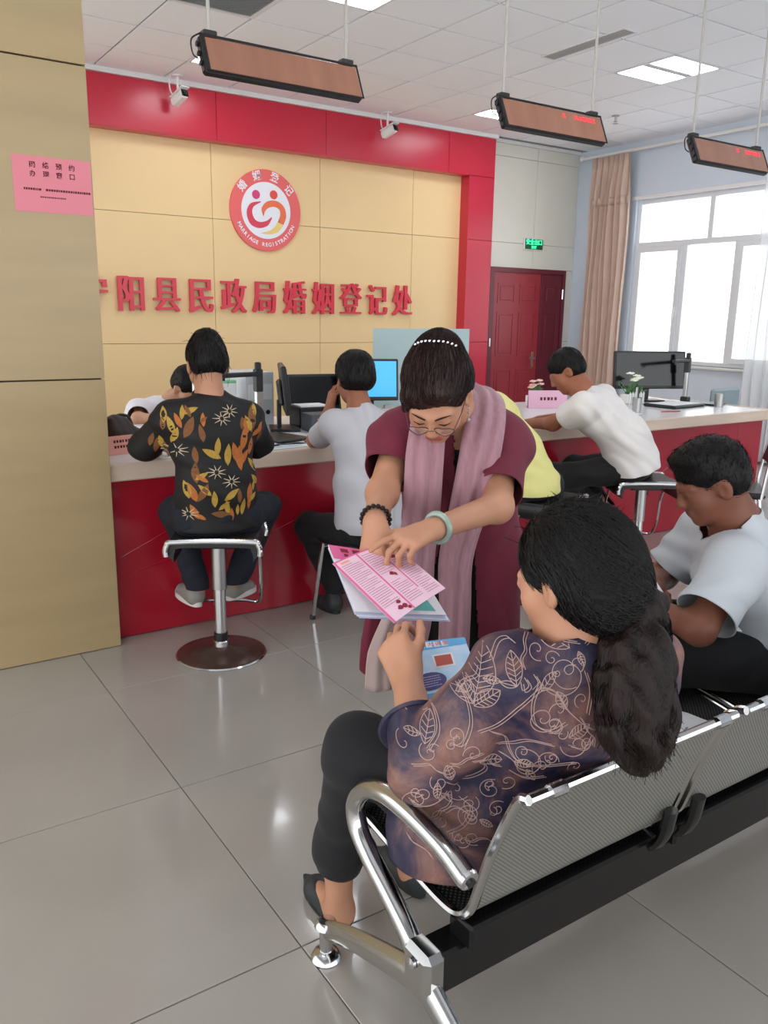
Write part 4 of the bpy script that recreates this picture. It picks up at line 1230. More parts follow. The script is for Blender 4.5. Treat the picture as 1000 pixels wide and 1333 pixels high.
# ---- person in the black floral shirt (back to us)
def person_floral():
    r = person('person in a black shirt with gold leaf print seated with back turned at the counter', (1.304, 3.205, 0))
    c = A3(1.312, 3.285, 1.245); F = frame((.12, .93, -.42), (0, 0, 1))
    shL, shR = PP((1.150, 3.27, 1.035), (1.462, 3.245, 1.02)); elL, elR = PP((1.085, 3.43, .905), (1.585, 3.385, .885)); wrL, wrR = PP((1.20, 3.63, .865), (1.46, 3.60, .86))
    pel, chest, neck = PP((1.308, 3.20, .63), (1.305, 3.245, .96), (1.308, 3.255, 1.10))
    sd = A3(1, -.08, 0)
    S = Soft(); head(S, c, F, .97, neck=neck, nr=.05)
    S.chain([neck, chest, pel], [.055, .10, .085], .05)
    for sh, el, wr, th in ((shL, elL, wrL, -1), (shR, elR, wrR, 1)):
        S.chain([chest, sh, el, wr], [.06, .04, .034, .024], .03)
        hand(S, wr, A3(-.2 * th, 1, -.25), (0, -.2, -1), th, [.5, .55, .6, .6], .95)
    legs = ((A3(1.22, 3.22, .615), A3(1.21, 3.44, .60), A3(1.275, 3.37, .26), A3(1.262, 3.345, .18), A3(1.255, 3.575, .178)), (A3(1.40, 3.20, .61), A3(1.635, 3.43, .575), A3(1.435, 3.36, .26), A3(1.40, 3.36, .18), A3(1.575, 3.45, .178)))
    for hip, kn, an, he, to in legs: S.chain([pel, hip, kn, an], [.07, .06, .045, .03], .03)
    soft('body', S, .006, M_skin, r)
    H = Soft(); hair_short(H, c, F, .97, .012, .13, -.045); H.ell(c + F[2] * .10 - F[1] * .045, (.046, .05, .036), F, .03); ho = soft('hair', H, .006, M_hair, r); comb(ho, r, M_hair, 900, .032, crown=c + F[2] * .12 - F[1] * .03, seed=7, jitter=.35)
    rs = random.Random(5); L = lambda x, y, z: c + (A3(x, y, z) * .97) @ F
    ps = []
    for k in range(70):
        a = rs.uniform(0, 6.28); z = rs.uniform(.05, .115); b = L(.07 * math.cos(a) * (1.4 - z * 6), -.02 + .08 * math.sin(a) * (1.4 - z * 6), z)
        e = b + A3(rs.uniform(-.03, .03), rs.uniform(-.03, .03), rs.uniform(.0, .02)); ps.append([b, (b + e) / 2 + A3(0, 0, .008), e])
    for k in range(60):
        a = rs.uniform(-2.9, -.2); b = L(.082 * math.cos(a), -.02 + .1 * math.sin(a), rs.uniform(-.07, .02)); e = b + A3(rs.uniform(-.015, .015), -.004, -rs.uniform(.02, .05)); ps.append([b, (b + e) / 2, e])
    strands([[tuple(q - A3(r.location)) for q in p] for p in ps], .0011).build('flyaway_hair', M_hair, r)['kind'] = 'stuff'
    T = Soft()
    T.eco(A3(1.308, 3.215, .60), A3(1.305, 3.205, .75), sd, (.182, .135), (.160, .12), .06)
    T.eco(A3(1.305, 3.205, .75), A3(1.303, 3.235, .95), sd, (.160, .12), (.168, .118), .05)
    T.eco(A3(1.303, 3.235, .95), A3(1.306, 3.25, 1.04), sd, (.168, .115), (.12, .085), .05)
    T.cap(A3(1.306, 3.25, 1.06), A3(1.308, 3.26, 1.12), .075, .058, .03)
    for sh, el, wr in ((shL, elL, wrL), (shR, elR, wrR)):
        T.chain([A3(1.306, 3.25, 1.045), sh], [.075, .068], .05); T.chain([sh, el], [.068, .062], .04); T.cap(el, el + (wr - el) * .6, .060, .052, .03)
    cuts = [(A3(1.308, 3.21, .575), (0, 0, -1), .35), (A3(1.31, 3.27, 1.135), (0, .35, .94), .085)] + [(el + (wr - el) * .42, wr - el, .13) for el, wr in ((elL, wrL), (elR, wrR))]
    M = pm('black_shirt', '#0f0d0e', .7, noise=.3, nscale=20)
    sh = soft('shirt', T, .0065, M, r, folds(0.0102, 26, 8, (.3, .2, 1)), .01, cuts, 1, .003)
    # collar
    cr_ = [A3(1.308 + .066 * math.cos(a), 3.262 + .062 * math.sin(a), 1.118 + .01 * math.sin(a)) - A3(r.location) for a in np.linspace(0, 2 * math.pi, 24)[:-1]]
    MB().tube([tuple(p) for p in cr_], .017, 8, closed=True, flat=((0, 0, 1), .35)).build('collar', M, r)
    # printed leaves lie on the cloth
    me = sh.data; bv = BVHTree.FromPolygons([v.co + r.location for v in me.vertices], [tuple(p.vertices) for p in me.polygons])
    G, O, B_, C_ = [pm('print_' + n, h_, .75, noise=.15, nscale=90) for n, h_ in (('gold', '#b4913a'), ('orange', '#b5682a'), ('brown', '#7c4e26'), ('cream', '#c9b69a'))]
    leaves = [(465, 440, 90, -70, 0), (500, 410, 60, 0, 0), (560, 445, 65, 20, 0), (620, 460, 90, 40, 1), (690, 490, 80, -60, 1), (325, 560, 150, 5, 2), (355, 520, 60, 10, 2), (375, 548, 70, 70, 0), (260, 625, 80, -15, 0), (220, 615, 60, 0, 2), (300, 600, 70, -20, 1), (355, 640, 100, 30, 2), (415, 675, 75, -5, 2),
              (770, 560, 60, 0, 0), (720, 640, 80, -20, 0), (745, 610, 120, 10, 2), (780, 690, 70, 60, 1), (800, 660, 50, 40, 1), (465, 795, 90, -60, 0), (500, 755, 80, 5, 0), (560, 805, 95, 5, 0), (670, 720, 110, 15, 1), (610, 800, 100, -15, 1), (635, 830, 110, 0, 1), (670, 830, 80, 35, 1),
              (370, 900, 90, 0, 2), (400, 920, 60, 60, 0), (320, 995, 80, -10, 0), (285, 985, 60, -10, 2), (345, 1010, 90, -20, 1), (400, 1015, 90, 30, 2), (460, 1055, 75, -5, 0), (735, 970, 70, -40, 0), (720, 1000, 50, 10, 0), (685, 1040, 90, 10, 1), (705, 1070, 60, 50, 0), (535, 1110, 70, -10, 0), (500, 1150, 90, -80, 2), (600, 1130, 50, 0, 0), (680, 1100, 60, 0, 1),
              (140, 660, 60, 20, 2), (180, 715, 60, 10, 2), (115, 690, 50, -30, 1), (805, 720, 60, 10, 2), (440, 600, 40, 60, 2), (240, 740, 50, -40, 2)]
    rl = random.Random(31)
    leaves += [(rl.uniform(70, 830), rl.uniform(400, 1160), rl.uniform(50, 85), rl.uniform(-60, 60), rl.randint(0, 2)) for _ in range(34)]
    mbs = [MB(), MB(), MB(), MB()]
    k_ = .00070; dirn = A3(.10, 1, -.05)
    def pt(cx, cy): return A3(1.245 + (cx - 500) * k_, 2.8, .985 - (cy - 700) * k_ * 1.0)
    for (cx, cy, L_, ang, col) in leaves:
        a = math.radians(ang); ax = A3(math.sin(a), 0, math.cos(a)); sx = A3(math.cos(a), 0, -math.sin(a)); L2 = L_ * k_ * .85; w = L2 * .27
        left = []; right = []
        for i in range(7):
            u = i / 6; ww = w * math.sin(math.pi * u) ** .8 * (1.15 - .3 * u); b = pt(cx, cy) + ax * (u - .5) * 2 * L2 * .8
            left.append(b - sx * ww); right.append(b + sx * ww)
        for side in (0,):
            pts = []
            ok = True
            for a_, b_ in zip(left, right):
                ha = bv.ray_cast(Vector(a_), Vector(dirn), 1); hb = bv.ray_cast(Vector(b_), Vector(dirn), 1)
                if ha[0] is None or hb[0] is None or abs(ha[0].y - hb[0].y) > .10: ok = False; break
                pts.append((ha[0] - Vector(dirn) * .0015 - r.location, hb[0] - Vector(dirn) * .0015 - r.location))
            if ok: mbs[col].add([p for q in pts for p in q], [(2 * i, 2 * i + 1, 2 * i + 3, 2 * i + 2) for i in range(6)])
    for (cx, cy) in ((545, 600), (565, 960), (325, 1140), (290, 770), (600, 560), (480, 900)):
        for k in range(9):
            a = k * .7 + cx; p0 = pt(cx + 12 * math.cos(a), cy + 12 * math.sin(a)); p1 = pt(cx + 56 * math.cos(a), cy + 40 * math.sin(a))
            for run in drape(bv, [p0, (p0 + p1) / 2, p1], dirn, .002): mbs[3].tube([q - r.location for q in run], [.0028, .002, .0008][:len(run)], 4, caps=False)
    for m_, mat_ in zip(mbs, (G, O, B_, C_)):
        if m_.v: m_.build('leaf_print', mat_, sh, None)['kind'] = 'stuff'
    U = Soft()
    for hip, kn, an, he, to in legs: U.chain([A3(1.308, 3.20, .62), hip, kn, an + A3(0, 0, -.02)], [.11, .088, .066, .052], .04)
    soft('trousers', U, .007, M_navy, r, folds(0.0068, 30, 4), .006, [(an + A3(0, 0, .0), (0, 0, -1), .12) for _, _, an, _, _ in legs], 1, .003)
    g1 = pm('grey_sneaker', '#8d8780', .7); w1 = pm('white_sole', '#d9d6d0', .6)
    for hip, kn, an, he, to in legs: shoe(r, he, to, g1, w1)
person_floral()

# ---- boy in white shirt, cheek on hand
def person_boy():
    r = person('dark-haired boy in a pale grey-white shirt leaning his cheek on his hand', (2.05, 3.2, 0))
    c = A3(2.045, 3.315, 1.165); F = frame((.12, .97, -.18), (.05, 0, 1))
    neck, chest, pel = PP((2.045, 3.26, 1.02), (2.06, 3.235, .89), (2.03, 3.15, .50))
    shL, shR = PP((1.935, 3.30, .955), (2.19, 3.24, .95)); elL, elR = PP((1.985, 3.585, .845), (2.26, 3.50, .83)); wrL, wrR = PP((1.985, 3.44, 1.01), (2.1, 3.66, .85))
    sd = A3(1, -.2, 0)
    S = Soft(); head(S, c, F, .96, neck=neck, nr=.048)
    S.chain([neck, chest, pel], [.05, .09, .085], .05)
    S.chain([chest, shL, elL, wrL], [.06, .04, .036, .026], .03); hand(S, wrL, (.15, -.12, 1), (.9, -.1, 0), 1, [.6, .7, .8, .8], .95)
    S.chain([chest, shR, elR, wrR], [.06, .04, .036, .026], .03); hand(S, wrR, (-.5, .9, -.1), (0, 0, -1), -1, [.4] * 4, .95)
    legs = ((A3(1.97, 3.17, .48), A3(1.905, 3.50, .43), A3(2.0, 3.42, .12), A3(1.99, 3.36, 0), A3(1.98, 3.555, 0)), (A3(2.12, 3.17, .48), A3(2.16, 3.50, .45), A3(2.17, 3.42, .12), A3(2.17, 3.34, 0), A3(2.18, 3.53, 0)))
    for hip, kn, an, he, to in legs: S.chain([pel, hip, kn, an], [.07, .06, .045, .03], .03)
    soft('body', S, .0065, M_skin2, r)
    H = Soft(); hair_short(H, c, F, .98, .018, .115, -.045); ho = soft('hair', H, .0065, M_hair, r); comb(ho, r, M_hair, 900, .032, crown=c + F[2] * .12 - F[1] * .03, seed=7, jitter=.35)
    T = Soft()
    T.eco((2.035, 3.16, .50), (2.05, 3.19, .70), sd, (.165, .125), (.150, .115), .05)
    T.eco((2.05, 3.19, .70), (2.06, 3.235, .90), sd, (.15, .115), (.155, .11), .05)
    T.eco((2.06, 3.235, .90), (2.05, 3.25, .98), sd, (.15, .105), (.09, .075), .05)
    T.cap((2.048, 3.255, .99), (2.046, 3.262, 1.04), .066, .055, .03)
    for sh, el in ((shL, elL), (shR, elR)):
        T.chain([A3(2.05, 3.25, .965), sh], [.07, .064], .04); T.chain([sh, sh + (el - sh) * .95], [.064, .064], .04)
    cuts = [((2.035, 3.16, .478), (0, 0, -1), .3), ((2.046, 3.27, 1.035), (0, .4, .9), .08)] + [(sh + (el - sh) * .72, el - sh, .12) for sh, el in ((shL, elL), (shR, elR))]
    M = pm('white_shirt_grey', '#bfbec3', .8, bump=.15, bscale=300)
    soft('shirt', T, .0065, M, r, folds(0.0119, 24, 12, (1, .2, .4)), .01, cuts, 1, .003)
    U = Soft()
    for hip, kn, an, he, to in legs: U.chain([A3(2.035, 3.15, .50), hip, kn, an], [.09, .085, .066, .05], .04)
    soft('trousers', U, .007, M_blackcloth, r, folds(0.0068, 30, 4), .006, [(an + A3(0, 0, -.03), (0, 0, -1), .12) for _, _, an, _, _ in legs], 1, .003)
    for hip, kn, an, he, to in legs: shoe(r, he, to, pm('dark_grey_shoe', '#2d2f30', .6), pm('dark_sole', '#232324', .7))
person_boy()

# ---- staff member behind the counter
def person_staff():
    r = person('staff member in a white top bent over the desk, mostly hidden behind the floral shirt', (1.72, 5.2, 0))
    c = A3(1.875, 5.03, 1.0); F = frame((.25, -.75, -.6), (0, 0, 1))
    neck, chest, pel = PP((1.79, 5.1, .90), (1.72, 5.15, .78), (1.70, 5.2, .50))
    S = Soft(); head(S, c, F, .97, neck=neck); S.chain([neck, chest, pel], [.06, .1, .085], .05)
    shR, shL = PP((1.58, 5.08, .85), (1.90, 5.15, .86)); elR, elL = PP((1.52, 4.92, .74 + .09), (1.98, 4.9, .85)); wrR, wrL = PP((1.66, 4.76, .84), (1.85, 4.74, .84))
    for sh, el, wr, th in ((shR, elR, wrR, 1), (shL, elL, wrL, -1)):
        S.chain([chest, sh, el, wr], [.06, .042, .036, .026], .03); hand(S, wr, (.1 * th, -1, -.15), (0, 0, -1), th, [.4] * 4, .95)
    for x in (1.62, 1.8): S.chain([pel, A3(x, 5.15, .48), A3(x, 4.92, .48), A3(x, 4.95, .06)], [.09, .07, .05, .035], .03)
    soft('body', S, .008, M_skin3, r)
    H = Soft(); hair_short(H, c, F, .99, .016, .11, -.06); ho = soft('hair', H, .008, M_hair, r); comb(ho, r, M_hair, 900, .032, crown=c + F[2] * .12 - F[1] * .03, seed=7, jitter=.35)
    T = Soft(); T.eco(pel, chest, (1, 0, 0), (.17, .13), (.175, .12), .05); T.eco(chest, neck, (1, 0, 0), (.17, .11), (.07, .06), .06)
    for sh, el in ((shR, elR), (shL, elL)): T.chain([chest + A3(0, 0, .06), sh, el], [.08, .075, .066], .05)
    soft('shirt', T, .008, pm('white_top', '#e6e4ea', .8), r, folds(0.0102, 24, 5), .01, [(sh + (el - sh) * .8, el - sh, .11) for sh, el in ((shR, elR), (shL, elL))], 1, .003)
    U = Soft()
    for x in (1.62, 1.8): U.chain([pel, A3(x, 5.15, .48), A3(x, 4.92, .48), A3(x, 4.95, .03)], [.11, .09, .07, .055], .04)
    soft('trousers', U, .01, M_blackcloth, r)
    ch = thing('desk_chair', 'dark desk chair under the staff member behind the counter', 'chair', (1.71, 5.25, 0))
    MB().box((0, -.05, .37), (.44, .42, .06), bev=.02).build('seat', M_seat, ch); MB().lathe([(.03, .03), (.03, .34)], (0, -.05, 0), 12).build('gas_lift', M_black, ch)
    MB().lathe([(.22, 0), (.22, .02), (.04, .05)], (0, -.05, 0), 24).build('base', M_black, ch); MB().box((0, .2, .62), (.40, .04, .3), bev=.02).build('backrest', M_seat, ch)
    MB().tube([(0, .1, .36), (0, .2, .5)], .02, 8).build('back_post', M_black, ch)
person_staff()

# ---- person in yellow, half hidden
def person_yellow():
    r = person('person in a pale yellow shirt half hidden behind the standing woman', (2.980, 3.03, 0))
    c = A3(2.560, 3.42, 1.12); F = frame((-.45, .75, -.6), (0, 0, 1))
    pel, chest, neck = PP((2.950, 3.04, .61), (2.790, 3.16, .945), (2.680, 3.28, 1.03))
    sd = A3(.9, .43, 0)
    shL, shR = PP((2.610, 3.14, .96), (2.920, 3.26, .965)); elL, elR = PP((2.550, 3.40, .87), (3.070, 3.42, .80)); wrL, wrR = PP((2.710, 3.64, .85), (2.950, 3.64, .85))
    S = Soft(); head(S, c, F, .96, neck=neck); S.chain([neck, chest, pel], [.055, .1, .085], .05)
    for sh, el, wr, th in ((shL, elL, wrL, -1), (shR, elR, wrR, 1)):
        S.chain([chest, sh, el, wr], [.06, .042, .036, .026], .03); hand(S, wr, (0, 1, -.15), (0, 0, -1), th, [.4] * 4, .92)
    legs = ((A3(2.900, 3.05, .60), A3(2.830, 3.45, .56), A3(2.860, 3.38, .25), A3(2.860, 3.33, .18), A3(2.830, 3.55, .18)), (A3(3.070, 3.06, .60), A3(3.180, 3.44, .56), A3(3.030, 3.4, .25), A3(3.050, 3.33, .18), A3(3.060, 3.55, .18)))
    for hip, kn, an, he, to in legs: S.chain([pel, hip, kn, an], [.07, .06, .045, .03], .03)
    soft('body', S, .0075, M_skin, r)
    H = Soft(); hair_short(H, c, F, .98, .016, .11, -.06); ho = soft('hair', H, .0075, M_hair, r); comb(ho, r, M_hair, 900, .032, crown=c + F[2] * .12 - F[1] * .03, seed=7, jitter=.35)
    T = Soft(); T.eco(pel, A3(2.900, 3.09, .77), sd, (.188, .145), (.155, .115), .05); T.eco((2.900, 3.09, .77), chest, sd, (.155, .115), (.165, .11), .05); T.eco(chest, neck, sd, (.16, .1), (.07, .06), .05)
    for sh, el in ((shL, elL), (shR, elR)): T.chain([chest + A3(0, .02, .05), sh, sh + (el - sh) * .9], [.075, .066, .064], .05)
    soft('shirt', T, .007, pm('pale_yellow_shirt', '#e2dc8e', .8), r, folds(0.0102, 26, 17), .01, [(pel + A3(0, 0, -.02), (0, 0, -1), .3)] + [(sh + (el - sh) * .7, el - sh, .11) for sh, el in ((shL, elL), (shR, elR))], 1, .003)
    U = Soft()
    for hip, kn, an, he, to in legs: U.chain([pel + A3(0, 0, .01), hip, kn, an], [.095, .088, .068, .05], .04)
    soft('trousers', U, .008, M_blackcloth, r)
    for hip, kn, an, he, to in legs: shoe(r, he, to, pm('dark_grey_shoe', '#2d2f30', .6), pm('dark_sole', '#232324', .7), sz=.008)
person_yellow()

# ---- man in white T-shirt leaning over the counter
def person_tshirt():
    r = person('short-haired man in a white T-shirt bent low over the right of the counter', (3.85, 3.12, 0))
    c = A3(3.485, 3.365, 1.165); F = frame((-.62, .55, -.56), (.1, 0, 1))
    pel, chest, neck = PP((3.83, 3.13, .64), (3.62, 3.21, .93), (3.535, 3.275, 1.055))
    sd = A3(.88, .47, 0)
    shL, shR = PP((3.44, 3.16, .985), (3.72, 3.30, 1.0)); elL, elR = PP((3.42, 3.38, .87), (3.78, 3.56, .87)); wrL, wrR = PP((3.44, 3.58, .845), (3.60, 3.68, .845))
    S = Soft(); head(S, c, F, .98, neck=neck, nr=.054); S.chain([neck, chest, pel], [.06, .1, .085], .05)
    for sh, el, wr, th in ((shL, elL, wrL, -1), (shR, elR, wrR, 1)):
        S.chain([chest, sh, el, wr], [.06, .045, .04, .028], .03); hand(S, wr, (-.1 * th, 1, -.15), (0, 0, -1), th, [.5] * 4, 1)
    legs = ((A3(3.76, 3.10, .62), A3(3.44, 3.36, .565), A3(3.78, 3.30, .34), A3(3.84, 3.28, .22), A3(3.72, 3.46, .20)), (A3(3.93, 3.18, .62), A3(3.72, 3.48, .57), A3(3.93, 3.36, .30), A3(3.96, 3.30, .18), A3(3.90, 3.50, .18)))
    for hip, kn, an, he, to in legs: S.chain([pel, hip, kn, an], [.07, .06, .045, .03], .03)
    soft('body', S, .0065, M_skin2, r)
    H = Soft(); hair_short(H, c, F, .99, .010, .115, -.05); ho = soft('hair', H, .0065, M_hair, r); comb(ho, r, M_hair, 900, .032, crown=c + F[2] * .12 - F[1] * .03, seed=7, jitter=.35)
    T = Soft(); T.eco(pel, A3(3.755, 3.15, .80), sd, (.198, .155), (.165, .13), .06); T.eco((3.755, 3.15, .80), chest, sd, (.165, .13), (.178, .125), .06); T.eco(chest, neck + A3(.02, -.01, -.02), sd, (.175, .115), (.075, .065), .06)
    for sh, el in ((shL, elL), (shR, elR)): T.chain([chest + A3(-.03, .02, .05), sh, sh + (el - sh) * .8], [.085, .075, .076], .05)
    soft('shirt', T, .0065, pm('white_tshirt', '#e3dedb', .8, bump=.1, bscale=300), r, folds(0.0119, 22, 31, (.4, 0, 1)), .01, [(pel + A3(0, 0, -.015), (.25, 0, -1), .3), (neck + A3(0, .01, .0), neck - chest, .09)] + [(sh + (el - sh) * .6, el - sh, .12) for sh, el in ((shL, elL), (shR, elR))], 1, .003)
    U = Soft()
    for hip, kn, an, he, to in legs: U.chain([pel + A3(0, 0, .0), hip, kn, an], [.105, .092, .07, .052], .04)
    soft('trousers', U, .0075, M_blackcloth, r, folds(0.0068, 30, 4), .006, [(an, (A3(an) - A3(kn)), .12) for _, kn, an, _, _ in legs], 1, .003)
    for hip, kn, an, he, to in legs: shoe(r, he, to, pm('pale_trainer', '#b9b7b5', .7), pm('white_sole', '#d9d6d0', .6), sz=.008)
person_tshirt()
# ---- leaflets held between the two women
def quad_frame(a, b, d):
    a, b, d = A3(a), A3(b), A3(d); ex = b - a; ey = d - a; n = nrm(np.cross(ex, ey)); 
    if n[2] < 0: n = -n
    return a, ex, ey, n
class Card:
    def __init__(s, name, label, cat, a, b, c, d, th, mat, group=None, bow=.0):
        s.q = [A3(p) for p in (a, b, c, d)]; s.th = th; s.bow = bow
        s.n = nrm(np.cross(s.q[1] - s.q[0], s.q[3] - s.q[0]))
        if s.n[2] < 0: s.n = -s.n
        s.root = thing(name, label, cat, tuple(sum(s.q) / 4), 0, group)
        rows = [[tuple(s.at(u / 8, v / 8) - A3(s.root.location)) for u in range(9)] for v in range(9)]
        s.sheet = mesh_obj('sheet', MB().sheet(rows, th).mesh('sheet', 60), mat, s.root)
    def at(s, u, v, lift=0):
        a, b, c, d = s.q
        p = (a * (1 - u) + b * u) * (1 - v) + (d * (1 - u) + c * u) * v
        return p + s.n * (s.bow * (4 * u * (1 - u) - .7) + lift)
    def poly(s, mb, uv, lift=.0006):
        L = s.th / 2 + lift; o = A3(s.root.location)
        mb.add([tuple(s.at(u, v, L) - o) for u, v in uv], [tuple(range(len(uv)))])
    def rect(s, mb, u0, v0, u1, v1, lift=.0006):
        n = max(1, int(abs(u1 - u0) * 8))
        for i in range(n):
            ua = u0 + (u1 - u0) * i / n; ub = u0 + (u1 - u0) * (i + 1) / n
            s.poly(mb, [(ua, v0), (ub, v0), (ub, v1), (ua, v1)], lift)
    def disc(s, mb, u, v, ru, rv, lift=.0008, n=18, wob=0):
        s.poly(mb, [(u + ru * math.cos(6.283 * i / n) * (1 + wob * math.sin(5 * i)), v + rv * math.sin(6.283 * i / n) * (1 + wob * math.cos(3 * i))) for i in range(n)], lift)
    def put(s, mb, name, mat, stuff=True):
        o = mb.build(name, mat, s.root, None)
        if stuff: o['kind'] = 'stuff'
        return o
    def lines(s, mb, u0, u1, v0, v1, n, seed, h=.009, dots=True):
        rs = random.Random(seed)
        for k in range(n):
            v = v0 + (v1 - v0) * k / max(1, n - 1); u = u0; ue = u1 - (rs.uniform(0, .5) * (u1 - u0) if rs.random() < .25 else 0)
            while u < ue:
                w = rs.uniform(.012, .03); s.poly(mb, [(u, v), (min(u + w, ue), v), (min(u + w, ue), v + h), (u, v + h)], .0007); u += w + .006
M_pk = pm('leaflet_pale_pink', '#f0c9da', .55, noise=.06, nscale=9); M_pkd = pm('leaflet_rose', '#e06a9c', .55); M_ink = pm('leaflet_ink', '#a2607e', .7); M_flower = pm('leaflet_flower_red', '#8d1f33', .6); M_cyan = pm('leaflet_teal', '#5cb7ad', .55); M_ylw = pm('print_yellow', '#efc23a', .55)
M_lite = pm('leaflet_white', '#ece9ee', .55)
# stack underneath
U_ = [(.939, 1.634, .926), (1.138, 1.574, .881), (1.111, 1.394, .794), (.909, 1.463, .820)]
for i in range(3):
    dz = -.004 * (3 - i); sh_ = .004 * (2 - i)
    cs = [A3(p) + A3(sh_, -sh_ * .6, dz - .003) for p in U_]
    Card('leaflet', ['bottom leaflet of the stack under the pink leaflet, pale blue edge', 'middle leaflet of the stack under the pink leaflet, white', 'leaflet just below the top of the stack, white with a blue edge'][i], 'leaflet', *cs, .002, pm(['leaf_blue', 'leaf_white', 'leaf_blue2'][i], ['#b9c9e6', '#eceaf0', '#c9d2ea'][i], .55), 'leaflets held by the standing woman')
k_ = Card('leaflet', 'pink and white leaflet with teal corner crossing under the top one', 'leaflet', *U_, .0025, M_lite, 'leaflets held by the standing woman')
m = MB(); k_.rect(m, 0, 0, 1, .22); k_.put(m, 'pink_header', M_pkd); m = MB()
for u in (.12, .26): k_.rect(m, u, .04, u + .09, .10, .0012); k_.rect(m, u + .02, .12, u + .07, .17, .0012)
k_.put(m, 'title_marks', M_flower); m = MB(); k_.rect(m, .44, .03, .6, .15, .0012); k_.put(m, 'yellow_box', M_ylw); m = MB(); k_.poly(m, [(.62, .95), (.9, .95), (.86, .7)], .001); k_.put(m, 'teal_corner', M_cyan)
L_ = [(.917, 1.575, .901), (1.082, 1.584, .929), (1.103, 1.390, .863), (.944, 1.361, .821)]
k_ = Card('leaflet', 'top pale pink three-column leaflet held out to the seated woman', 'leaflet', *L_, .0015, M_pk, 'leaflets held by the standing woman', bow=.004)
m = MB(); k_.rect(m, 0, 0, .035, 1); k_.rect(m, 0, 0, 1, .02); k_.rect(m, .37, .02, .395, 1); k_.rect(m, .68, .02, .70, .8); k_.put(m, 'rose_rules', M_pkd)
m = MB(); k_.lines(m, .06, .34, .10, .80, 24, 1, .008); k_.lines(m, .42, .66, .07, .42, 11, 2, .008); k_.lines(m, .42, .66, .58, .9, 11, 3, .008); k_.lines(m, .73, .96, .30, .92, 19, 4, .008); k_.put(m, 'text_rows', M_ink)
m = MB(); k_.disc(m, .56, .47, .035, .03, wob=.25); k_.disc(m, .60, .50, .02, .03, wob=.3); k_.disc(m, .28, .83, .035, .025, wob=.15); k_.disc(m, .24, .90, .04, .03, wob=.2); k_.disc(m, .31, .91, .04, .032, wob=.2); k_.disc(m, .35, .955, .025, .025, wob=.2); k_.disc(m, .80, .25, .05, .03, wob=.2); k_.put(m, 'flower_print', M_flower)
m = MB(); k_.rect(m, .08, .045, .22, .075, .0009); k_.put(m, 'orange_title', pm('leaflet_orange', '#f0a58c', .6))
# blue booklet on the seated woman's lap
B4 = [(.955, 1.365, .766), (1.118, 1.336, .757), (1.06, 1.195, .694), (.885, 1.21, .688)]
k_ = Card('booklet', 'light blue booklet with red and green pictures held by the seated woman', 'booklet', *B4, .005, pm('booklet_sky', '#9cc9e8', .35, noise=.12, nscale=20, col2='#cfe0f2'))
m = MB(); k_.poly(m, [(0, 0), (1, 0), (1, .12), (0, .16)]); k_.rect(m, 0, .80, 1, 1); k_.put(m, 'blue_bands', pm('booklet_blue', '#35a3dc', .35))
m = MB()
for i in range(6): k_.rect(m, .05 + i * .115, .025, .145 + i * .115, .115, .0012)
k_.put(m, 'title_tiles', M_lite)
m = MB()
for i in range(3): k_.rect(m, .065 + i * .115, .035, .13 + i * .115, .06, .0018); k_.rect(m, .085 + i * .115, .06, .105 + i * .115, .105, .0018); k_.rect(m, .065 + i * .115, .08, .13 + i * .115, .095, .0018)
for i, ch in enumerate('大讲堂'):
    vs, fs = text_mesh(ch, 1.0, depth=0)
    ext = vs[:, :2]; o_ = A3(k_.root.location)
    m.add([tuple(k_.at(.4575 + i * .115 + p[0] * .085, .07 - p[1] * .085, k_.th / 2 + .0018) - o_) for p in ext], fs)
k_.put(m, 'title_characters', pm('booklet_red', '#d03a4a', .5))
m = MB(); k_.rect(m, .44, .24, .74, .46, .0010); k_.rect(m, .0, .25, .2, .47, .001); k_.put(m, 'picture_frames', M_lite)
m = MB(); k_.rect(m, .47, .265, .71, .43, .0016); k_.put(m, 'red_picture', pm('booklet_rust', '#b84a32', .5))
m = MB(); k_.rect(m, .0, .27, .17, .44, .0016); k_.put(m, 'green_picture', pm('booklet_green', '#3f8f58', .5))
m = MB(); k_.disc(m, .34, .63, .22, .13, .0014); k_.put(m, 'purple_oval', pm('booklet_purple', '#3b3478', .5))
m = MB(); k_.lines(m, .2, .48, .56, .70, 5, 9, .012)
for i, f_ in enumerate(m.f): pass
o_ = MB(); o_.v = [tuple(A3(p) + k_.n * .0012) for p in m.v]; o_.f = m.f; k_.put(o_, 'oval_text', pm('booklet_lilac', '#b9b0dd', .6))
m = MB(); k_.disc(m, .35, .9, .08, .07, .0014, wob=.2); k_.put(m, 'yellow_badge', M_ylw)

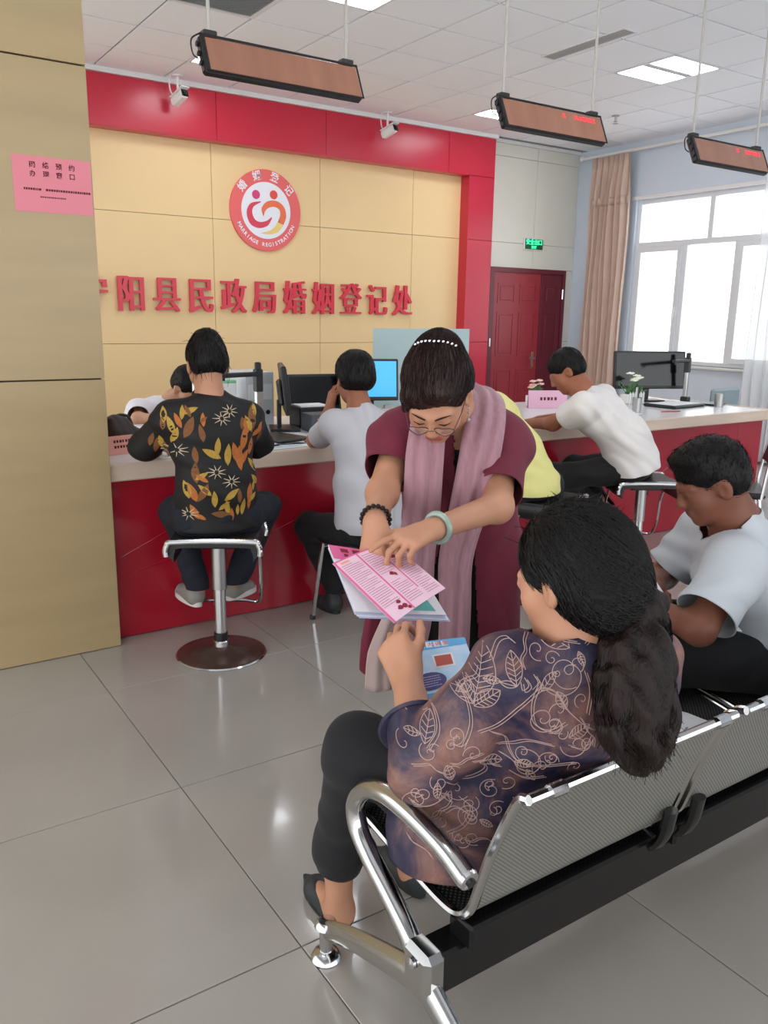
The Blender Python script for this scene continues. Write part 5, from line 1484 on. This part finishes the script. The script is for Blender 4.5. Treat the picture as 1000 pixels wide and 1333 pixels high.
# ---- standing woman in maroon
def person_standing():
    r = person('standing woman in a maroon dress and mauve scarf bending over the pink leaflets', (1.58, 1.98, 0))
    O = A3(r.location)
    c = A3(1.298, 1.70, 1.262); F = frame((-.50, -.46, -.74), (.03, .02, 1)); hs = 1.0
    neck, chest, waist, pel = PP((1.455, 1.80, 1.175), (1.485, 1.84, 1.04), (1.555, 1.90, .86), (1.60, 1.945, .72))
    sd = A3(.88, -.47, 0); nf = A3(-.47, -.88, 0)
    shR, elR, wrR = PP((1.322, 1.890, 1.115), (1.178, 1.765, 1.0), (1.056, 1.612, .972)); shL, elL, wrL = PP((1.585, 1.765, 1.10), (1.422, 1.588, .972), (1.147, 1.503, .966))
    S = Soft(); L = head(S, c, F, hs, neck=neck, nr=.05, female=True)
    S.chain([neck, chest, waist, pel], [.06, .09, .09, .09], .05)
    S.chain([chest + A3(0, 0, .04), shR, elR, wrR], [.06, .048, .039, .026], .03); S.chain([chest + A3(0, 0, .04), shL, elL, wrL], [.06, .048, .039, .026], .03)
    hand(S, wrL, (-1, -.10, -.16), (-.1, .25, -1), -1, [(.10, .20, .12), (.55, .8, .55), (.7, .95, .6), (.75, 1., .6)], 1.0, 1.0, .35, .8)
    hand(S, wrR, (-.35, -.42, -.72), (.75, .1, -.55), 1, [(.7, .8, .5), (.75, .85, .5), (.8, .9, .5), (.85, .9, .5)], .95, 1.0, .4, .6)
    for x in (-.09, .09):
        b = A3(1.585, 1.965, 0) + sd * x; S.chain([pel + sd * x, b + A3(0, 0, .40), b + A3(0, 0, .07)], [.085, .055, .035], .03); S.cap(b + A3(0, 0, .045), b + nf * .11 + A3(0, 0, .03), .03, .022, .02)
    soft('body', S, .0045, M_skin, r)
    # face details
    lo = lambda p: tuple(A3(p) - O)
    S = Soft(); S.cap(L(-.019, .0915, -.0615), L(.019, .0915, -.0615), .0055, None, .01); S.cap(L(-.014, .0895, -.071), L(.014, .0895, -.071), .006, None, .008); soft('lips', S, .0025, pm('lip_rose', '#a8564f', .4), r)
    for sx in (-1, 1):
        MB().tube([lo(L(sx * .012, .101, .022)), lo(L(sx * .030, .0965, .028)), lo(L(sx * .050, .082, .022))], [.0018, .0022, .0008], 6).build('eyebrow', M_hair2, r)
        MB().tube([lo(L(sx * .018, .0925, -.004)), lo(L(sx * .032, .094, -.007)), lo(L(sx * .046, .088, -.003))], [.001, .0016, .001], 5).build('eyelash', M_hair, r)
    gl = MB(); GZ = -.012
    for sx in (-1, 1):
        gl.tube([lo(L(sx * (.033 + .025 * math.cos(a)), .112 - .008 * abs(math.cos(a)), GZ + .016 * math.sin(a))) for a in np.linspace(0, 6.283, 20)[:-1]], .0013, 6, closed=True)
        gl.tube([lo(L(sx * .058, .104, GZ + .004)), lo(L(sx * .072, .06, .004)), lo(L(sx * .080, .0, .012))], .0012, 6)
    gl.tube([lo(L(-.009, .112, GZ + .004)), lo(L(0, .115, GZ + .008)), lo(L(.009, .112, GZ + .004))], .0012, 6)
    go = gl.build('glasses', pm('thin_metal_frame', '#6a5158', .3, metal=.8), r)
    for sx in (-1, 1):
        m = MB(); m.add([lo(L(sx * (.033 + .025 * math.cos(a)), .112 - .008 * abs(math.cos(a)), GZ + .016 * math.sin(a))) for a in np.linspace(0, 6.283, 20)[:-1]], [tuple(range(19))]); m.build('lens', MATS.get('lens_glass') or glass_mat('lens_glass', '#e8e4e6', .10), go, None)
    # earring drop
    e0 = L(-.083, .0, -.045)
    er = MB()
    for k, rr in enumerate((.0035, .003, .004, .0032, .0055)): er.lathe([(0, -rr), (rr * .8, -rr * .6), (rr, 0), (rr * .8, rr * .6), (0, rr)], lo(e0 - A3(.004, 0, .009 * k)), 10)
    er.build('earring', pm('silver_pearl', '#d8cfcc', .2, metal=.6), r)
    # hair: swept back with a roll and a clip
    H = Soft()
    H.ell(L(0, -.02, .042), A3(.088, .104, .094), F, .01); H.ell(L(0, -.05, -.005), A3(.084, .075, .075), F, .04)
    H.ell(L(.0, -.085, .075), (.052, .05, .046), F, .03); H.ell(L(0, -.115, .04), (.045, .035, .045), F, .03)
    H.ell(L(-.028, .135, -.016), (.088, .085, .090), frame(F[1], F[2] + F[0] * .22), .012, 1); H.ell(L(0, .03, -.15), (.14, .17, .085), F, .012, 1)
    H.ell(L(-.094, .012, -.018), (.03, .028, .036), F, .01, 1); H.ell(L(.094, .02, -.03), (.026, .024, .03), F, .01, 1)
    H.cap(L(.066, .045, .035), L(.080, .03, -.03), .017, .011, .02); H.cap(L(-.03, .062, .085), L(.05, .058, .065), .022, .02, .03)
    ho = soft('hair', H, .0045, M_hair3, r); comb(ho, r, M_hair3, 1800, .07, to=L(0, -.10, .09), seed=4, jitter=.12)
    clip = MB()
    for i in range(11):
        a = -.75 + i * .15; p = L(.075 * math.sin(a), -.052 - .01 * abs(a), .058 + .083 * math.cos(a)); clip.lathe([(0, -.003), (.0035, -.001), (.0035, .001), (0, .004)], lo(p), 8, axis=F[2])
    clip.build('hair_clip', pm('rhinestone', '#cfc8cc', .15, metal=.7), r)
    # bangle and beads
    d = nrm(elL - wrL); p = wrL + d * .022; e1 = nrm(np.cross(d, (0, 0, 1))); e2 = np.cross(d, e1)
    MB().tube([lo(p + (e1 * math.cos(a) + e2 * math.sin(a)) * .034) for a in np.linspace(0, 6.283, 33)[:-1]], .0075, 10, closed=True).build('jade_bangle', pm('jade', '#93a79a', .2, noise=.15, nscale=40, coat=.5), r)
    d = nrm(elR - wrR); p = wrR + d * .02; e1 = nrm(np.cross(d, (0, 0, 1))); e2 = np.cross(d, e1)
    bb = MB()
    for a in np.linspace(0, 6.283, 19)[:-1]: bb.lathe([(0, -.0065), (.005, -.004), (.0068, 0), (.005, .004), (0, .0065)], lo(p + (e1 * math.cos(a) + e2 * math.sin(a)) * .034), 10)
    bb.build('bead_bracelet', pm('black_bead', '#1c1413', .3), r)
    # black inner dress
    K = Soft(); K.eco(neck + A3(.02, .01, -.03), chest, sd, (.07, .06), (.15, .105), .05); K.eco(chest, waist, sd, (.15, .105), (.15, .115), .05); K.eco(waist, pel, sd, (.15, .115), (.175, .135), .05); K.eco(pel, (1.585, 1.965, .30), sd, (.175, .135), (.185, .15), .05)
    soft('inner_dress', K, .007, M_blackcloth, r, None, 0, [((1.585, 1.965, .26), (0, 0, -1), .3)], 1)
    # maroon open over-dress
    T = Soft()
    T.eco(neck + A3(.03, .015, -.01), chest, sd, (.095, .07), (.165, .12), .06); T.eco(chest, waist, sd, (.168, .122), (.168, .13), .05); T.eco(waist, pel, sd, (.168, .13), (.192, .152), .05); T.eco(pel, (1.59, 1.965, .36), sd, (.195, .155), (.225, .185), .05)
    for sh, el in ((shR, elR), (shL, elL)): T.chain([neck + A3(.02, .02, -.035), sh, sh + (el - sh) * .95], [.07, .078, .066], .06)
    cuts = [((1.59, 1.965, .40), (.15, -.3, -1), .34), (neck + A3(-.012, -.018, .02), neck - chest + A3(-.05, -.05, .0), .10)] + [(sh + (el - sh) * f_, el - sh, .115) for sh, el, f_ in ((shR, elR, .62), (shL, elL, .78))]
    def keep(p):          # open down the front
        q = A3(p) - chest; fr = q @ nf; la = q @ nrm(sd); z = p.z
        w = .035 + .05 * max(0, min(1, (1.0 - z) / .5))
        return not (fr > .02 - .16 * (1.05 - z) and -w * .9 < la < w)
    M = pm('maroon_gauze', '#6c1830', .8, noise=.12, nscale=10, sheen=.04, bump=.1, bscale=300)
    soft('over_dress', T, .006, M, r, folds(0.0136, 16, 21, sd), .012, cuts, 2, .003, keep)
    # legs end in dark shoes
    for x in (-.09, .09):
        b = A3(1.585, 1.965, 0) + sd * x; shoe(r, b - nf * .05 + A3(0, 0, .001), b + nf * .17 + A3(0, 0, .001), pm('black_shoe', '#19191b', .4), pm('dark_sole', '#232324', .7), style='pump', w=.036)
    # scarf
    Ms = pm('mauve_scarf', '#a77c86', .85, noise=.10, nscale=12, stretch=(8, 8, .6), sheen=.3, bump=.15, bscale=200)
    def ribbon(path, widths, seed, mat=Ms, thick=.004, nfold=3, name='scarf'):
        P = [A3(p) for p in crom(path, 7)]; n = len(P); rows = []; rs = random.Random(seed); ph = rs.uniform(0, 6)
        for i, p in enumerate(P):
            u = i / (n - 1) * (len(widths) - 1); k = min(int(u), len(widths) - 2); w = widths[k] + (widths[k + 1] - widths[k]) * (u - k)
            t = nrm(P[min(i + 1, n - 1)] - P[max(i - 1, 0)]); s_ = nrm(sd - t * (sd @ t)); f_ = np.cross(t, s_); f_ = f_ if f_ @ nf > 0 else -f_
            row = []
            for j in range(21):
                v = j / 20 * 2 - 1; fold = .010 * math.sin(v * nfold * 3.14 + ph + i * .05) + .006 * math.sin(v * 7 + i * .11)
                row.append(lo(p + s_ * (v * w) + f_ * (fold * min(1, 8 * w) - .012 * v * v)))
            rows.append(row)
        return mesh_obj(name, MB().sheet(rows, thick).mesh(name, 180), mat, r)
    sc = ribbon([(1.47, 1.88, 1.245), (1.385, 1.86, 1.255), (1.325, 1.765, 1.205), (1.275, 1.71, 1.10), (1.270, 1.71, .96), (1.285, 1.745, .80), (1.30, 1.77, .62), (1.285, 1.80, .46)], [.03, .04, .045, .05, .05, .048, .05, .05], 1)
    ribbon([(1.47, 1.88, 1.245), (1.535, 1.835, 1.265), (1.50, 1.735, 1.235), (1.43, 1.665, 1.13), (1.39, 1.66, .96), (1.385, 1.70, .80), (1.405, 1.72, .65), (1.425, 1.745, .48)], [.03, .042, .05, .055, .052, .048, .045, .045], 4)
    ribbon([(1.275, 1.86, .60), (1.262, 1.89, .48), (1.265, 1.90, .36)], [.02, .035, .04], 9, pm('scarf_pale_end', '#b9a19c', .85, sheen=.2), .004, 2, 'scarf_end')
    ribbon([(1.262, 1.922, .655), (1.273, 1.943, .50), (1.29, 1.96, .40), (1.32, 1.98, .345)], [.012, .035, .045, .012], 5, M, .004, 2, 'trailing_hem')
person_standing()
# ---- seated woman with the long ponytail
def person_seated():
    r = person('seated woman in a purple patterned blouse with a long dark ponytail', (1.06, 1.12, 0))
    O = A3(r.location); lo = lambda p: tuple(A3(p) - O)
    c = A3(1.062, .982, 1.008); F = frame((-.20, .93, -.30), (.04, .0, 1)); hs = .98
    neck, chest, waist, pel = PP((1.072, .965, .885), (1.09, .995, .76), (1.06, 1.105, .585), (1.05, 1.14, .475))
    sd = A3(.98, -.14, -.1)
    shL, elL, wrL = PP((.935, 1.0, .835), (.815, 1.072, .672), (.902, 1.250, .742)); shR, elR, wrR = PP((1.262, .965, .80), (1.345, 1.09, .62), (1.16, 1.25, .64))
    S = Soft(); L = head(S, c, F, hs, neck=neck, nr=.05, female=True)
    S.chain([neck, chest, waist, pel], [.06, .09, .09, .09], .05)
    S.chain([chest + A3(0, 0, .05), shL, elL, wrL], [.06, .05, .044, .030], .03); S.chain([chest + A3(0, 0, .05), shR, elR, wrR], [.06, .05, .04, .028], .03)
    hand(S, wrL, (.05, .70, .66), (.80, .45, -.30), -1, [(.7, 1.0, .6), (.8, 1.1, .7), (.85, 1.15, .7), (.9, 1.2, .7)], 1.02, 1, .45, .5)
    hand(S, wrR, (-.75, .55, .1), (-.2, .1, 1), 1, [.5, .55, .6, .6], .97)
    legs = ((A3(.965, 1.13, .475), A3(.868, 1.372, .553), A3(.888, 1.492, .175), A3(.889, 1.462, .001), A3(.900, 1.690, .001)), (A3(1.14, 1.13, .475), A3(1.13, 1.42, .53), A3(1.12, 1.50, .16), A3(1.12, 1.46, .001), A3(1.12, 1.69, .001)))
    for hip, kn, an, he, to in legs:
        S.chain([pel, hip, kn, an, an * A3(1, 1, 0) + A3(0, 0, .055)], [.09, .07, .05, .034, .033], .03); S.cap(an * A3(1, 1, 0) + A3(0, -.012, .045), an * A3(1, 1, 0) + A3(.004, .12, .028), .030, .024, .03)
    soft('body', S, .0045, M_skin, r)
    # trousers and shoes
    U = Soft()
    for hip, kn, an, he, to in legs: U.chain([pel + A3(0, .01, 0), hip, kn + A3(0, 0, -.015), an + A3(0, -.005, .06), an], [.085, .078, .074, .058, .055], .04)
    soft('trousers', U, .007, M_blackcloth, r, folds(0.0051, 26, 4), .006, [(an + A3(0, 0, -.005), (0, .1, -1), .13) for _, _, an, _, _ in legs], 1, .003)
    for hip, kn, an, he, to in legs: shoe(r, he, to, pm('dark_green_grey_pump', '#2a2e2e', .6), pm('dark_sole', '#232324', .7), style='pump', w=.036, sz=.0045)
    # blouse
    T = Soft()
    T.eco((1.04, 1.15, .43), waist, sd, (.225, .158), (.190, .138), .06); T.eco(waist, chest, sd, (.185, .135), (.182, .122), .06); T.eco(chest, neck + A3(0, 0, -.045), sd, (.182, .118), (.085, .07), .06)
    T.cap(neck + A3(0, 0, -.03), neck + A3(-.004, .004, .03), .068, .056, .03)
    for sh, el, wr, f_ in ((shL, elL, wrL, .62), (shR, elR, wrR, .6)): T.chain([neck + A3(0, .01, -.05), sh], [.075, .074], .05); T.chain([sh, el], [.074, .064], .018); T.cap(el, el + (wr - el) * f_, .064, .058, .015)
    cuts = [((1.045, 1.135, .402), (0, 0, -1), .36), (neck + A3(-.004, .01, .022), (-.05, .3, .95), .09)] + [(el + (wr - el) * .42, wr - el, .12) for el, wr in ((elL, wrL), (elR, wrR))]
    M = pm('purple_print_cloth', '#2b2347', .55, noise=.1, nscale=4)
    nt = M.node_tree; b = nt.nodes['Principled BSDF']
    for lk in list(b.inputs['Base Color'].links): nt.links.remove(lk)
    tc = nt.nodes.new('ShaderNodeTexCoord'); n1 = nt.nodes.new('ShaderNodeTexNoise'); n1.inputs['Scale'].default_value = 7.5; n1.inputs['Detail'].default_value = 8; n1.inputs['Roughness'].default_value = .65; n1.inputs['Distortion'].default_value = .6
    nt.links.new(tc.outputs['Object'], n1.inputs['Vector'])
    cr = nt.nodes.new('ShaderNodeValToRGB'); nt.links.new(n1.outputs[0], cr.inputs[0]); nt.links.new(cr.outputs[0], b.inputs['Base Color'])
    el_ = cr.color_ramp.elements; el_[0].position = .32; el_[0].color = (*lin('#171a30'), 1); el_[1].position = .70; el_[1].color = (*lin('#94695a'), 1)
    for p_, h_ in ((.44, '#2a2540'), (.50, '#453545'), (.57, '#6a4c4d')):
        e = cr.color_ramp.elements.new(p_); e.color = (*lin(h_), 1)
    bl = soft('blouse', T, .0055, M, r, folds(0.0119, 20, 14, (.3, .3, 1)), .01, cuts, 1, .003)
    # rolled sleeve cuffs and collar
    for el, wr in ((elL, wrL), (elR, wrR)):
        p = el + (wr - el) * .40; d = nrm(wr - el); e1 = nrm(np.cross(d, (0, 0, 1))); e2 = np.cross(d, e1)
        MB().tube([lo(p + (e1 * math.cos(a) + e2 * math.sin(a)) * .059) for a in np.linspace(0, 6.283, 33)[:-1]], .015, 8, closed=True, flat=(tuple(e1), .45)).build('sleeve_cuff', M, bl)
    cc = neck + A3(-.003, .004, .012)
    MB().tube([lo(cc + A3(.062 * math.cos(a), .062 * math.sin(a), .004 - .012 * math.sin(a))) for a in np.linspace(0, 6.283, 33)[:-1]], .020, 8, closed=True, flat=((0, 0, 1), .3)).build('collar', M, bl)
    # line drawing printed on the cloth
    me = bl.data; bv = BVHTree.FromPolygons([v.co + r.location for v in me.vertices], [tuple(p.vertices) for p in me.polygons])
    rr_ = A3(.829, -.558, .016); uu = A3(.115, .195, .974); ff = A3(.542, .808, -.232); org = A3(.93, .91, .777); k_ = .000685
    def pt(cx, cy): return org + rr_ * ((cx - 616) * k_) - uu * ((cy - 596) * k_) - ff * .45
    ink = MB()
    def draw(pts, rad=.0008):
        for run in drape(bv, [pt(*p) for p in pts], ff, .0008):
            ink.tube([q - r.location for q in run], rad, 4, caps=False)
    def spiral(cx, cy, R, turns, ph, n=40, inv=False, sq=1):
        return [(cx + R * (1 - i / n * .93) * math.cos(ph + (-1 if inv else 1) * turns * 6.283 * i / n), cy + sq * R * (1 - i / n * .93) * math.sin(ph + (-1 if inv else 1) * turns * 6.283 * i / n)) for i in range(n + 1)]
    def smooth2(p, n=8): return [(q.x, q.y) for q in crom([(a, b_, 0) for a, b_ in p], n)]
    def leaf(x0, y0, x1, y1, w, veins):
        dx, dy = x1 - x0, y1 - y0; Ln = math.hypot(dx, dy); ex, ey = dx / Ln, dy / Ln; px, py = -ey, ex
        for s_ in (-1, 1): draw([(x0 + dx * t + px * s_ * w * math.sin(math.pi * t) ** .8, y0 + dy * t + py * s_ * w * math.sin(math.pi * t) ** .8) for t in np.linspace(0, 1, 14)])
        draw([(x0 + dx * t, y0 + dy * t) for t in np.linspace(0, 1, 10)])
        for k in range(veins):
            t = .15 + .7 * k / veins; ww = w * math.sin(math.pi * min(1, t + .12)) ** .8 * .85
            for s_ in (-1, 1): draw([(x0 + dx * (t + .12 * q) + px * s_ * ww * q, y0 + dy * (t + .12 * q) + py * s_ * ww * q) for q in (0, .5, 1)], .0008)
    leaf(458, 525, 490, 385, 36, 7); leaf(458, 530, 400, 440, 26, 5); leaf(460, 535, 520, 490, 22, 5); leaf(560, 480, 552, 400, 20, 5); leaf(700, 395, 620, 345, 24, 5); leaf(520, 470, 560, 480, 8, 0)
    leaf(340, 640, 355, 560, 18, 4); leaf(300, 560, 350, 560, 12, 3); leaf(410, 735, 395, 690, 14, 3); leaf(700, 620, 755, 590, 16, 5); leaf(480, 690, 540, 690, 18, 4); leaf(380, 770, 420, 840, 16, 4); leaf(690, 545, 665, 500, 14, 4)
    for a in ((632, 570, 42, 1.6, 0, False), (660, 585, 25, 1.3, 2, True), (690, 450, 48, 1.2, 1, False), (690, 455, 66, .8, 2.5, True), (415, 610, 26, 1.4, 2, True), (318, 790, 42, 1.5, 1, False), (350, 660, 26, 1.2, 4, True), (460, 660, 26, 1.3, 3, False), (520, 790, 34, 1.4, 5, True), (430, 800, 36, 1.2, .5, False), (600, 700, 44, 1.5, 4.4, False), (650, 690, 32, 1.3, 0, True), (590, 665, 20, 1.3, 2, False), (560, 760, 26, 1.2, 2, True), (330, 830, 30, 1.2, 1, False), (620, 400, 26, 1.1, 1.3, False), (470, 870, 36, 1.3, 2, False), (395, 900, 30, 1.3, 5, True), (480, 940, 26, 1.2, 1, False), (720, 640, 40, 1.1, 3, True), (310, 560, 26, 1.1, 2, False), (440, 450, 18, 1, 0, True)):
        draw(spiral(*a[:5], inv=a[5]))
    for ln_ in ([(470, 600), (520, 580), (570, 530), (620, 490), (660, 500), (690, 545), (740, 590), (760, 600)], [(500, 600), (540, 620), (555, 660), (580, 690), (640, 700), (720, 690)], [(620, 470), (600, 520), (610, 580), (650, 600), (690, 580)], [(345, 650), (370, 600), (360, 550), (330, 530)], [(395, 740), (430, 760), (470, 750), (500, 720), (480, 690)], [(440, 820), (470, 850), (450, 900), (410, 930)], [(580, 460), (590, 480), (575, 490), (570, 470)], [(605, 455), (615, 475), (600, 490)], [(500, 420), (520, 380), (545, 370), (560, 380)], [(700, 640), (740, 650), (760, 620)], [(300, 780), (340, 810), (380, 800), (400, 770)], [(620, 360), (680, 350), (740, 360), (760, 380)], [(640, 345), (660, 370), (720, 380)], [(735, 450), (750, 500), (745, 560)], [(520, 640), (560, 640), (600, 630), (660, 640)], [(415, 480), (440, 520), (450, 580), (430, 640)], [(560, 720), (600, 740), (650, 735)], [(400, 870), (430, 850), (470, 870)]):
        draw(smooth2(ln_)); draw([(x + 7, y + 5) for x, y in smooth2(ln_)], .0008)
    rs = random.Random(77)
    for k in range(70):
        x, y = rs.uniform(280, 770), rs.uniform(350, 960)
        if rs.random() < .5: draw(spiral(x, y, rs.uniform(10, 28), rs.uniform(.8, 1.7), rs.uniform(0, 6.3), 26, rs.random() < .5), .0008)
        elif rs.random() < .5:
            a = rs.uniform(0, 6.3); L_ = rs.uniform(30, 60); leaf(x, y, x + L_ * math.cos(a), y + L_ * math.sin(a), L_ * .22, rs.randint(3, 5))
        else:
            a = rs.uniform(0, 6.3); p_ = [(x, y)]
            for i in range(4): a += rs.uniform(-.9, .9); p_.append((p_[-1][0] + 22 * math.cos(a), p_[-1][1] + 22 * math.sin(a)))
            q_ = smooth2(p_, 5); draw(q_, .0008); draw([(u + 5, v + 4) for u, v in q_], .0007)
    ink.build('line_print', pm('print_rose_cream', '#b99b93', .6), bl, 60)['kind'] = 'stuff'
    # hair
    tie = A3(1.113, .905, .992)
    H = Soft(); G = lambda x, y, z: c + (A3(x, y, z) * hs) @ F
    H.ell(G(0, -.022, .042), (.092, .104, .094), F, .01); H.ell(G(0, -.06, .0), (.086, .07, .085), F, .04); H.ell(G(-.02, -.08, -.035), (.065, .055, .06), F, .04)
    H.ell(G(0, .125, -.03), (.13, .075, .10), F, .012, 1); H.ell(G(0, .05, -.155), (.14, .15, .09), F, .012, 1)
    H.ell(G(-.094, .012, -.02), (.03, .024, .036), F, .01, 1)
    H.cap(G(0, -.075, -.02), tie, .06, .034, .05)
    ho = soft('hair', H, .005, M_hair, r); comb(ho, r, M_hair, 2600, .08, to=tie, seed=4, jitter=.16, lift=.003)
    tail = [tie, A3(1.118, .876, .968), A3(1.085, .848, .915), A3(1.066, .83, .87), A3(1.056, .812, .825), A3(1.050, .80, .785), A3(1.046, .792, .755)]
    rad = [.030, .042, .052, .058, .060, .052, .030]
    K = Soft(); K.chain(tail, rad, .03)
    def wav(Q): return .003 * np.sin(Q[:, 2] * 90 + 3 * np.sin(Q[:, 0] * 50) + 2 * np.sin(Q[:, 1] * 60)) + .003 * np.sin(Q[:, 0] * 170 + Q[:, 2] * 40) + .003 * np.sin(Q[:, 1] * 160 - Q[:, 2] * 50)
    po = soft('ponytail', K, .005, M_hair2, r, wav, .014)
    rs = random.Random(3); ps = []
    path = [A3(p) for p in crom(tail, 4)]; n = len(path)
    for k in range(1500):
        a = rs.uniform(0, 6.28); q = rs.uniform(.85, 1.12); w = rs.uniform(30, 60); ph = rs.uniform(0, 6); pth = []; i0 = rs.randint(0, 8); i1 = rs.randint(n - 8, n)
        for i in range(i0, i1):
            u = i / (n - 1) * 6; j = min(int(u), 5); rd = rad[j] + (rad[j + 1] - rad[j]) * (u - j)
            aa = a + .25 * math.sin(i * .5 + ph); R_ = rd * q + .005 * math.sin(i * .9 + ph)
            pth.append(lo(path[i] + A3(math.cos(aa), math.sin(aa), 0) * R_))
        if len(pth) > 3:
            if rs.random() < .4: e = A3(pth[-1]) + A3(rs.uniform(-.02, .02), rs.uniform(-.015, .015), -rs.uniform(.01, .03)); pth.append(tuple(e))
            ps.append(pth)
    strands(ps, .0011, 3).build('ponytail_strands', M_hair2, po)['kind'] = 'stuff'
    ps = []
    for k in range(90):                                     # frizz over the crown
        a = rs.uniform(0, 6.28); e = rs.uniform(.3, 1.4); b_ = G(.094 * math.cos(a) * math.cos(e), -.022 + .106 * math.sin(a) * math.cos(e), .042 + .096 * math.sin(e))
        v = nrm(b_ - c) * rs.uniform(.006, .018) + A3(rs.uniform(-.02, .02), rs.uniform(-.02, .02), rs.uniform(-.01, .01)); ps.append([lo(b_), lo(b_ + v * .6), lo(b_ + v)])
    strands(ps, .0010, 3).build('hair_strands', M_hair, r)['kind'] = 'stuff'
    d = nrm(tail[1] - tail[0]); e1 = nrm(np.cross(d, (0, 0, 1))); e2 = np.cross(d, e1)
    MB().tube([lo(tie + d * .004 + (e1 * math.cos(a) + e2 * math.sin(a)) * (.031 + .003 * math.sin(9 * a))) for a in np.linspace(0, 6.283, 41)[:-1]], .010, 8, closed=True).build('hair_tie', M_blackcloth, r)
person_seated()

# ---- man in light shirt on the bench
def person_man():
    r = person('short-haired man in a pale grey shirt reading on the bench at the right edge', (2.2, 1.4, 0))
    O = A3(r.location); lo = lambda p: tuple(A3(p) - O)
    c = A3(2.118, 1.442, .998); F = frame((-.76, .50, -.42), (.0, .0, 1)); hs = 1.0
    neck, chest, waist, pel = PP((2.205, 1.405, .868), (2.235, 1.385, .72), (2.30, 1.31, .56), (2.335, 1.27, .475))
    sd = A3(.66, .75, 0)
    shL, elL, wrL = PP((2.05, 1.29, .785), (1.872, 1.262, .650), (1.868, 1.445, .662)); shR, elR, wrR = PP((2.30, 1.575, .78), (2.235, 1.66, .63), (2.075, 1.575, .655))
    S = Soft(); L = head(S, c, F, hs, neck=neck, nr=.058)
    S.chain([neck, chest, pel], [.065, .10, .09], .05)
    S.chain([chest + A3(0, 0, .05), shL, elL, wrL], [.07, .05, .042, .03], .03); S.chain([chest + A3(0, 0, .05), shR, elR, wrR], [.07, .05, .042, .03], .03)
    hand(S, wrL, (.0, .98, .08), (.5, .1, -.8), -1, [.55, .6, .65, .7], 1.02); hand(S, wrR, (-.85, -.45, .05), (-.2, -.1, -.9), 1, [.45, .55, .6, .65], 1.02)
    legs = ((A3(2.27, 1.215, .475), A3(1.86, 1.41, .515), A3(1.84, 1.53, .12), A3(1.87, 1.48, .001), A3(1.76, 1.70, .001)), (A3(2.39, 1.35, .475), A3(2.06, 1.66, .51), A3(2.03, 1.72, .12), A3(2.05, 1.66, .001), A3(1.95, 1.88, .001)))
    for hip, kn, an, he, to in legs: S.chain([pel, hip, kn, an], [.09, .07, .05, .035], .03)
    soft('body', S, .0055, pm('skin_brown', '#7c4d3b', .5, noise=.08, nscale=14, spec=.35), r)
    H = Soft(); hair_short(H, c, F, hs, .009, .112, -.062); H.ell(c + F[2] * .095 + F[1] * .02, (.062, .075, .03), F, .03); ho = soft('hair', H, .005, M_hair, r); comb(ho, r, M_hair, 1400, .02, crown=c, seed=7, jitter=.5, lift=.004)
    T = Soft(); T.eco(pel + A3(0, 0, -.01), waist, sd, (.185, .145), (.18, .14), .05); T.eco(waist, chest, sd, (.18, .14), (.19, .13), .06); T.eco(chest, neck + A3(.01, -.005, -.04), sd, (.185, .12), (.09, .075), .06); T.cap(neck + A3(.01, 0, -.03), neck + A3(0, 0, .025), .074, .062, .03)
    for sh, el in ((shL, elL), (shR, elR)): T.chain([neck + A3(.01, 0, -.055), sh], [.08, .078], .05); T.chain([sh, sh + (el - sh) * 1.0], [.08, .084], .04)
    M = pm('pale_grey_shirt', '#bcc1c6', .8, bump=.2, bscale=350)
    soft('shirt', T, .006, M, r, folds(0.0102, 22, 41, (.2, .3, 1)), .01, [(pel + A3(0, 0, -.02), (0, 0, -1), .3), (neck + A3(-.02, .01, .012), (-.5, .35, .8), .095)] + [(sh + (el - sh) * .80, el - sh, .12) for sh, el in ((shL, elL), (shR, elR))], 1, .003)
    cc = neck + A3(.004, -.002, .008)
    MB().tube([lo(cc + A3(.068 * math.cos(a), .068 * math.sin(a), -.01 + .03 * (math.cos(a) * .75 - math.sin(a) * .5))) for a in np.linspace(0, 6.283, 33)[:-1]], .026, 8, closed=True, flat=((0, 0, 1), .25)).build('collar', M, r)
    U = Soft()
    for hip, kn, an, he, to in legs: U.chain([pel, hip, kn, an], [.135, .10, .076, .058], .04)
    soft('trousers', U, .0075, M_blackcloth, r, folds(0.0068, 24, 4), .006, [(an + A3(0, 0, -.04), (0, 0, -1), .14) for _, _, an, _, _ in legs], 1, .003)
    for hip, kn, an, he, to in legs: shoe(r, he, to, pm('black_shoe', '#19191b', .4), pm('dark_sole', '#232324', .7), sz=.007)
    MB().b2(lo((2.30, 1.18, .50)), lo((2.34, 1.2, .53))).build('belt_buckle', M_chrome, r)
person_man()
k_ = Card('booklet', 'white booklet with yellow blocks in the hands of the man on the bench', 'booklet', (1.80, 1.50, .683), (1.93, 1.66, .690), (2.04, 1.55, .685), (1.91, 1.39, .678), .004, M_lite)
m = MB(); k_.rect(m, .1, .1, .4, .35); k_.rect(m, .1, .5, .4, .8); k_.rect(m, .6, .15, .9, .4); k_.put(m, 'yellow_blocks', pm('print_yellow_lime', '#d8d23a', .5))
m = MB(); k_.lines(m, .5, .95, .5, .9, 6, 3); k_.put(m, 'text_rows', M_ink)
Card('paper', 'white sheet resting on the thighs of the man on the bench', 'paper', (1.93, 1.33, .632), (2.03, 1.47, .625), (2.14, 1.36, .612), (2.04, 1.24, .615), .0012, M_paper)
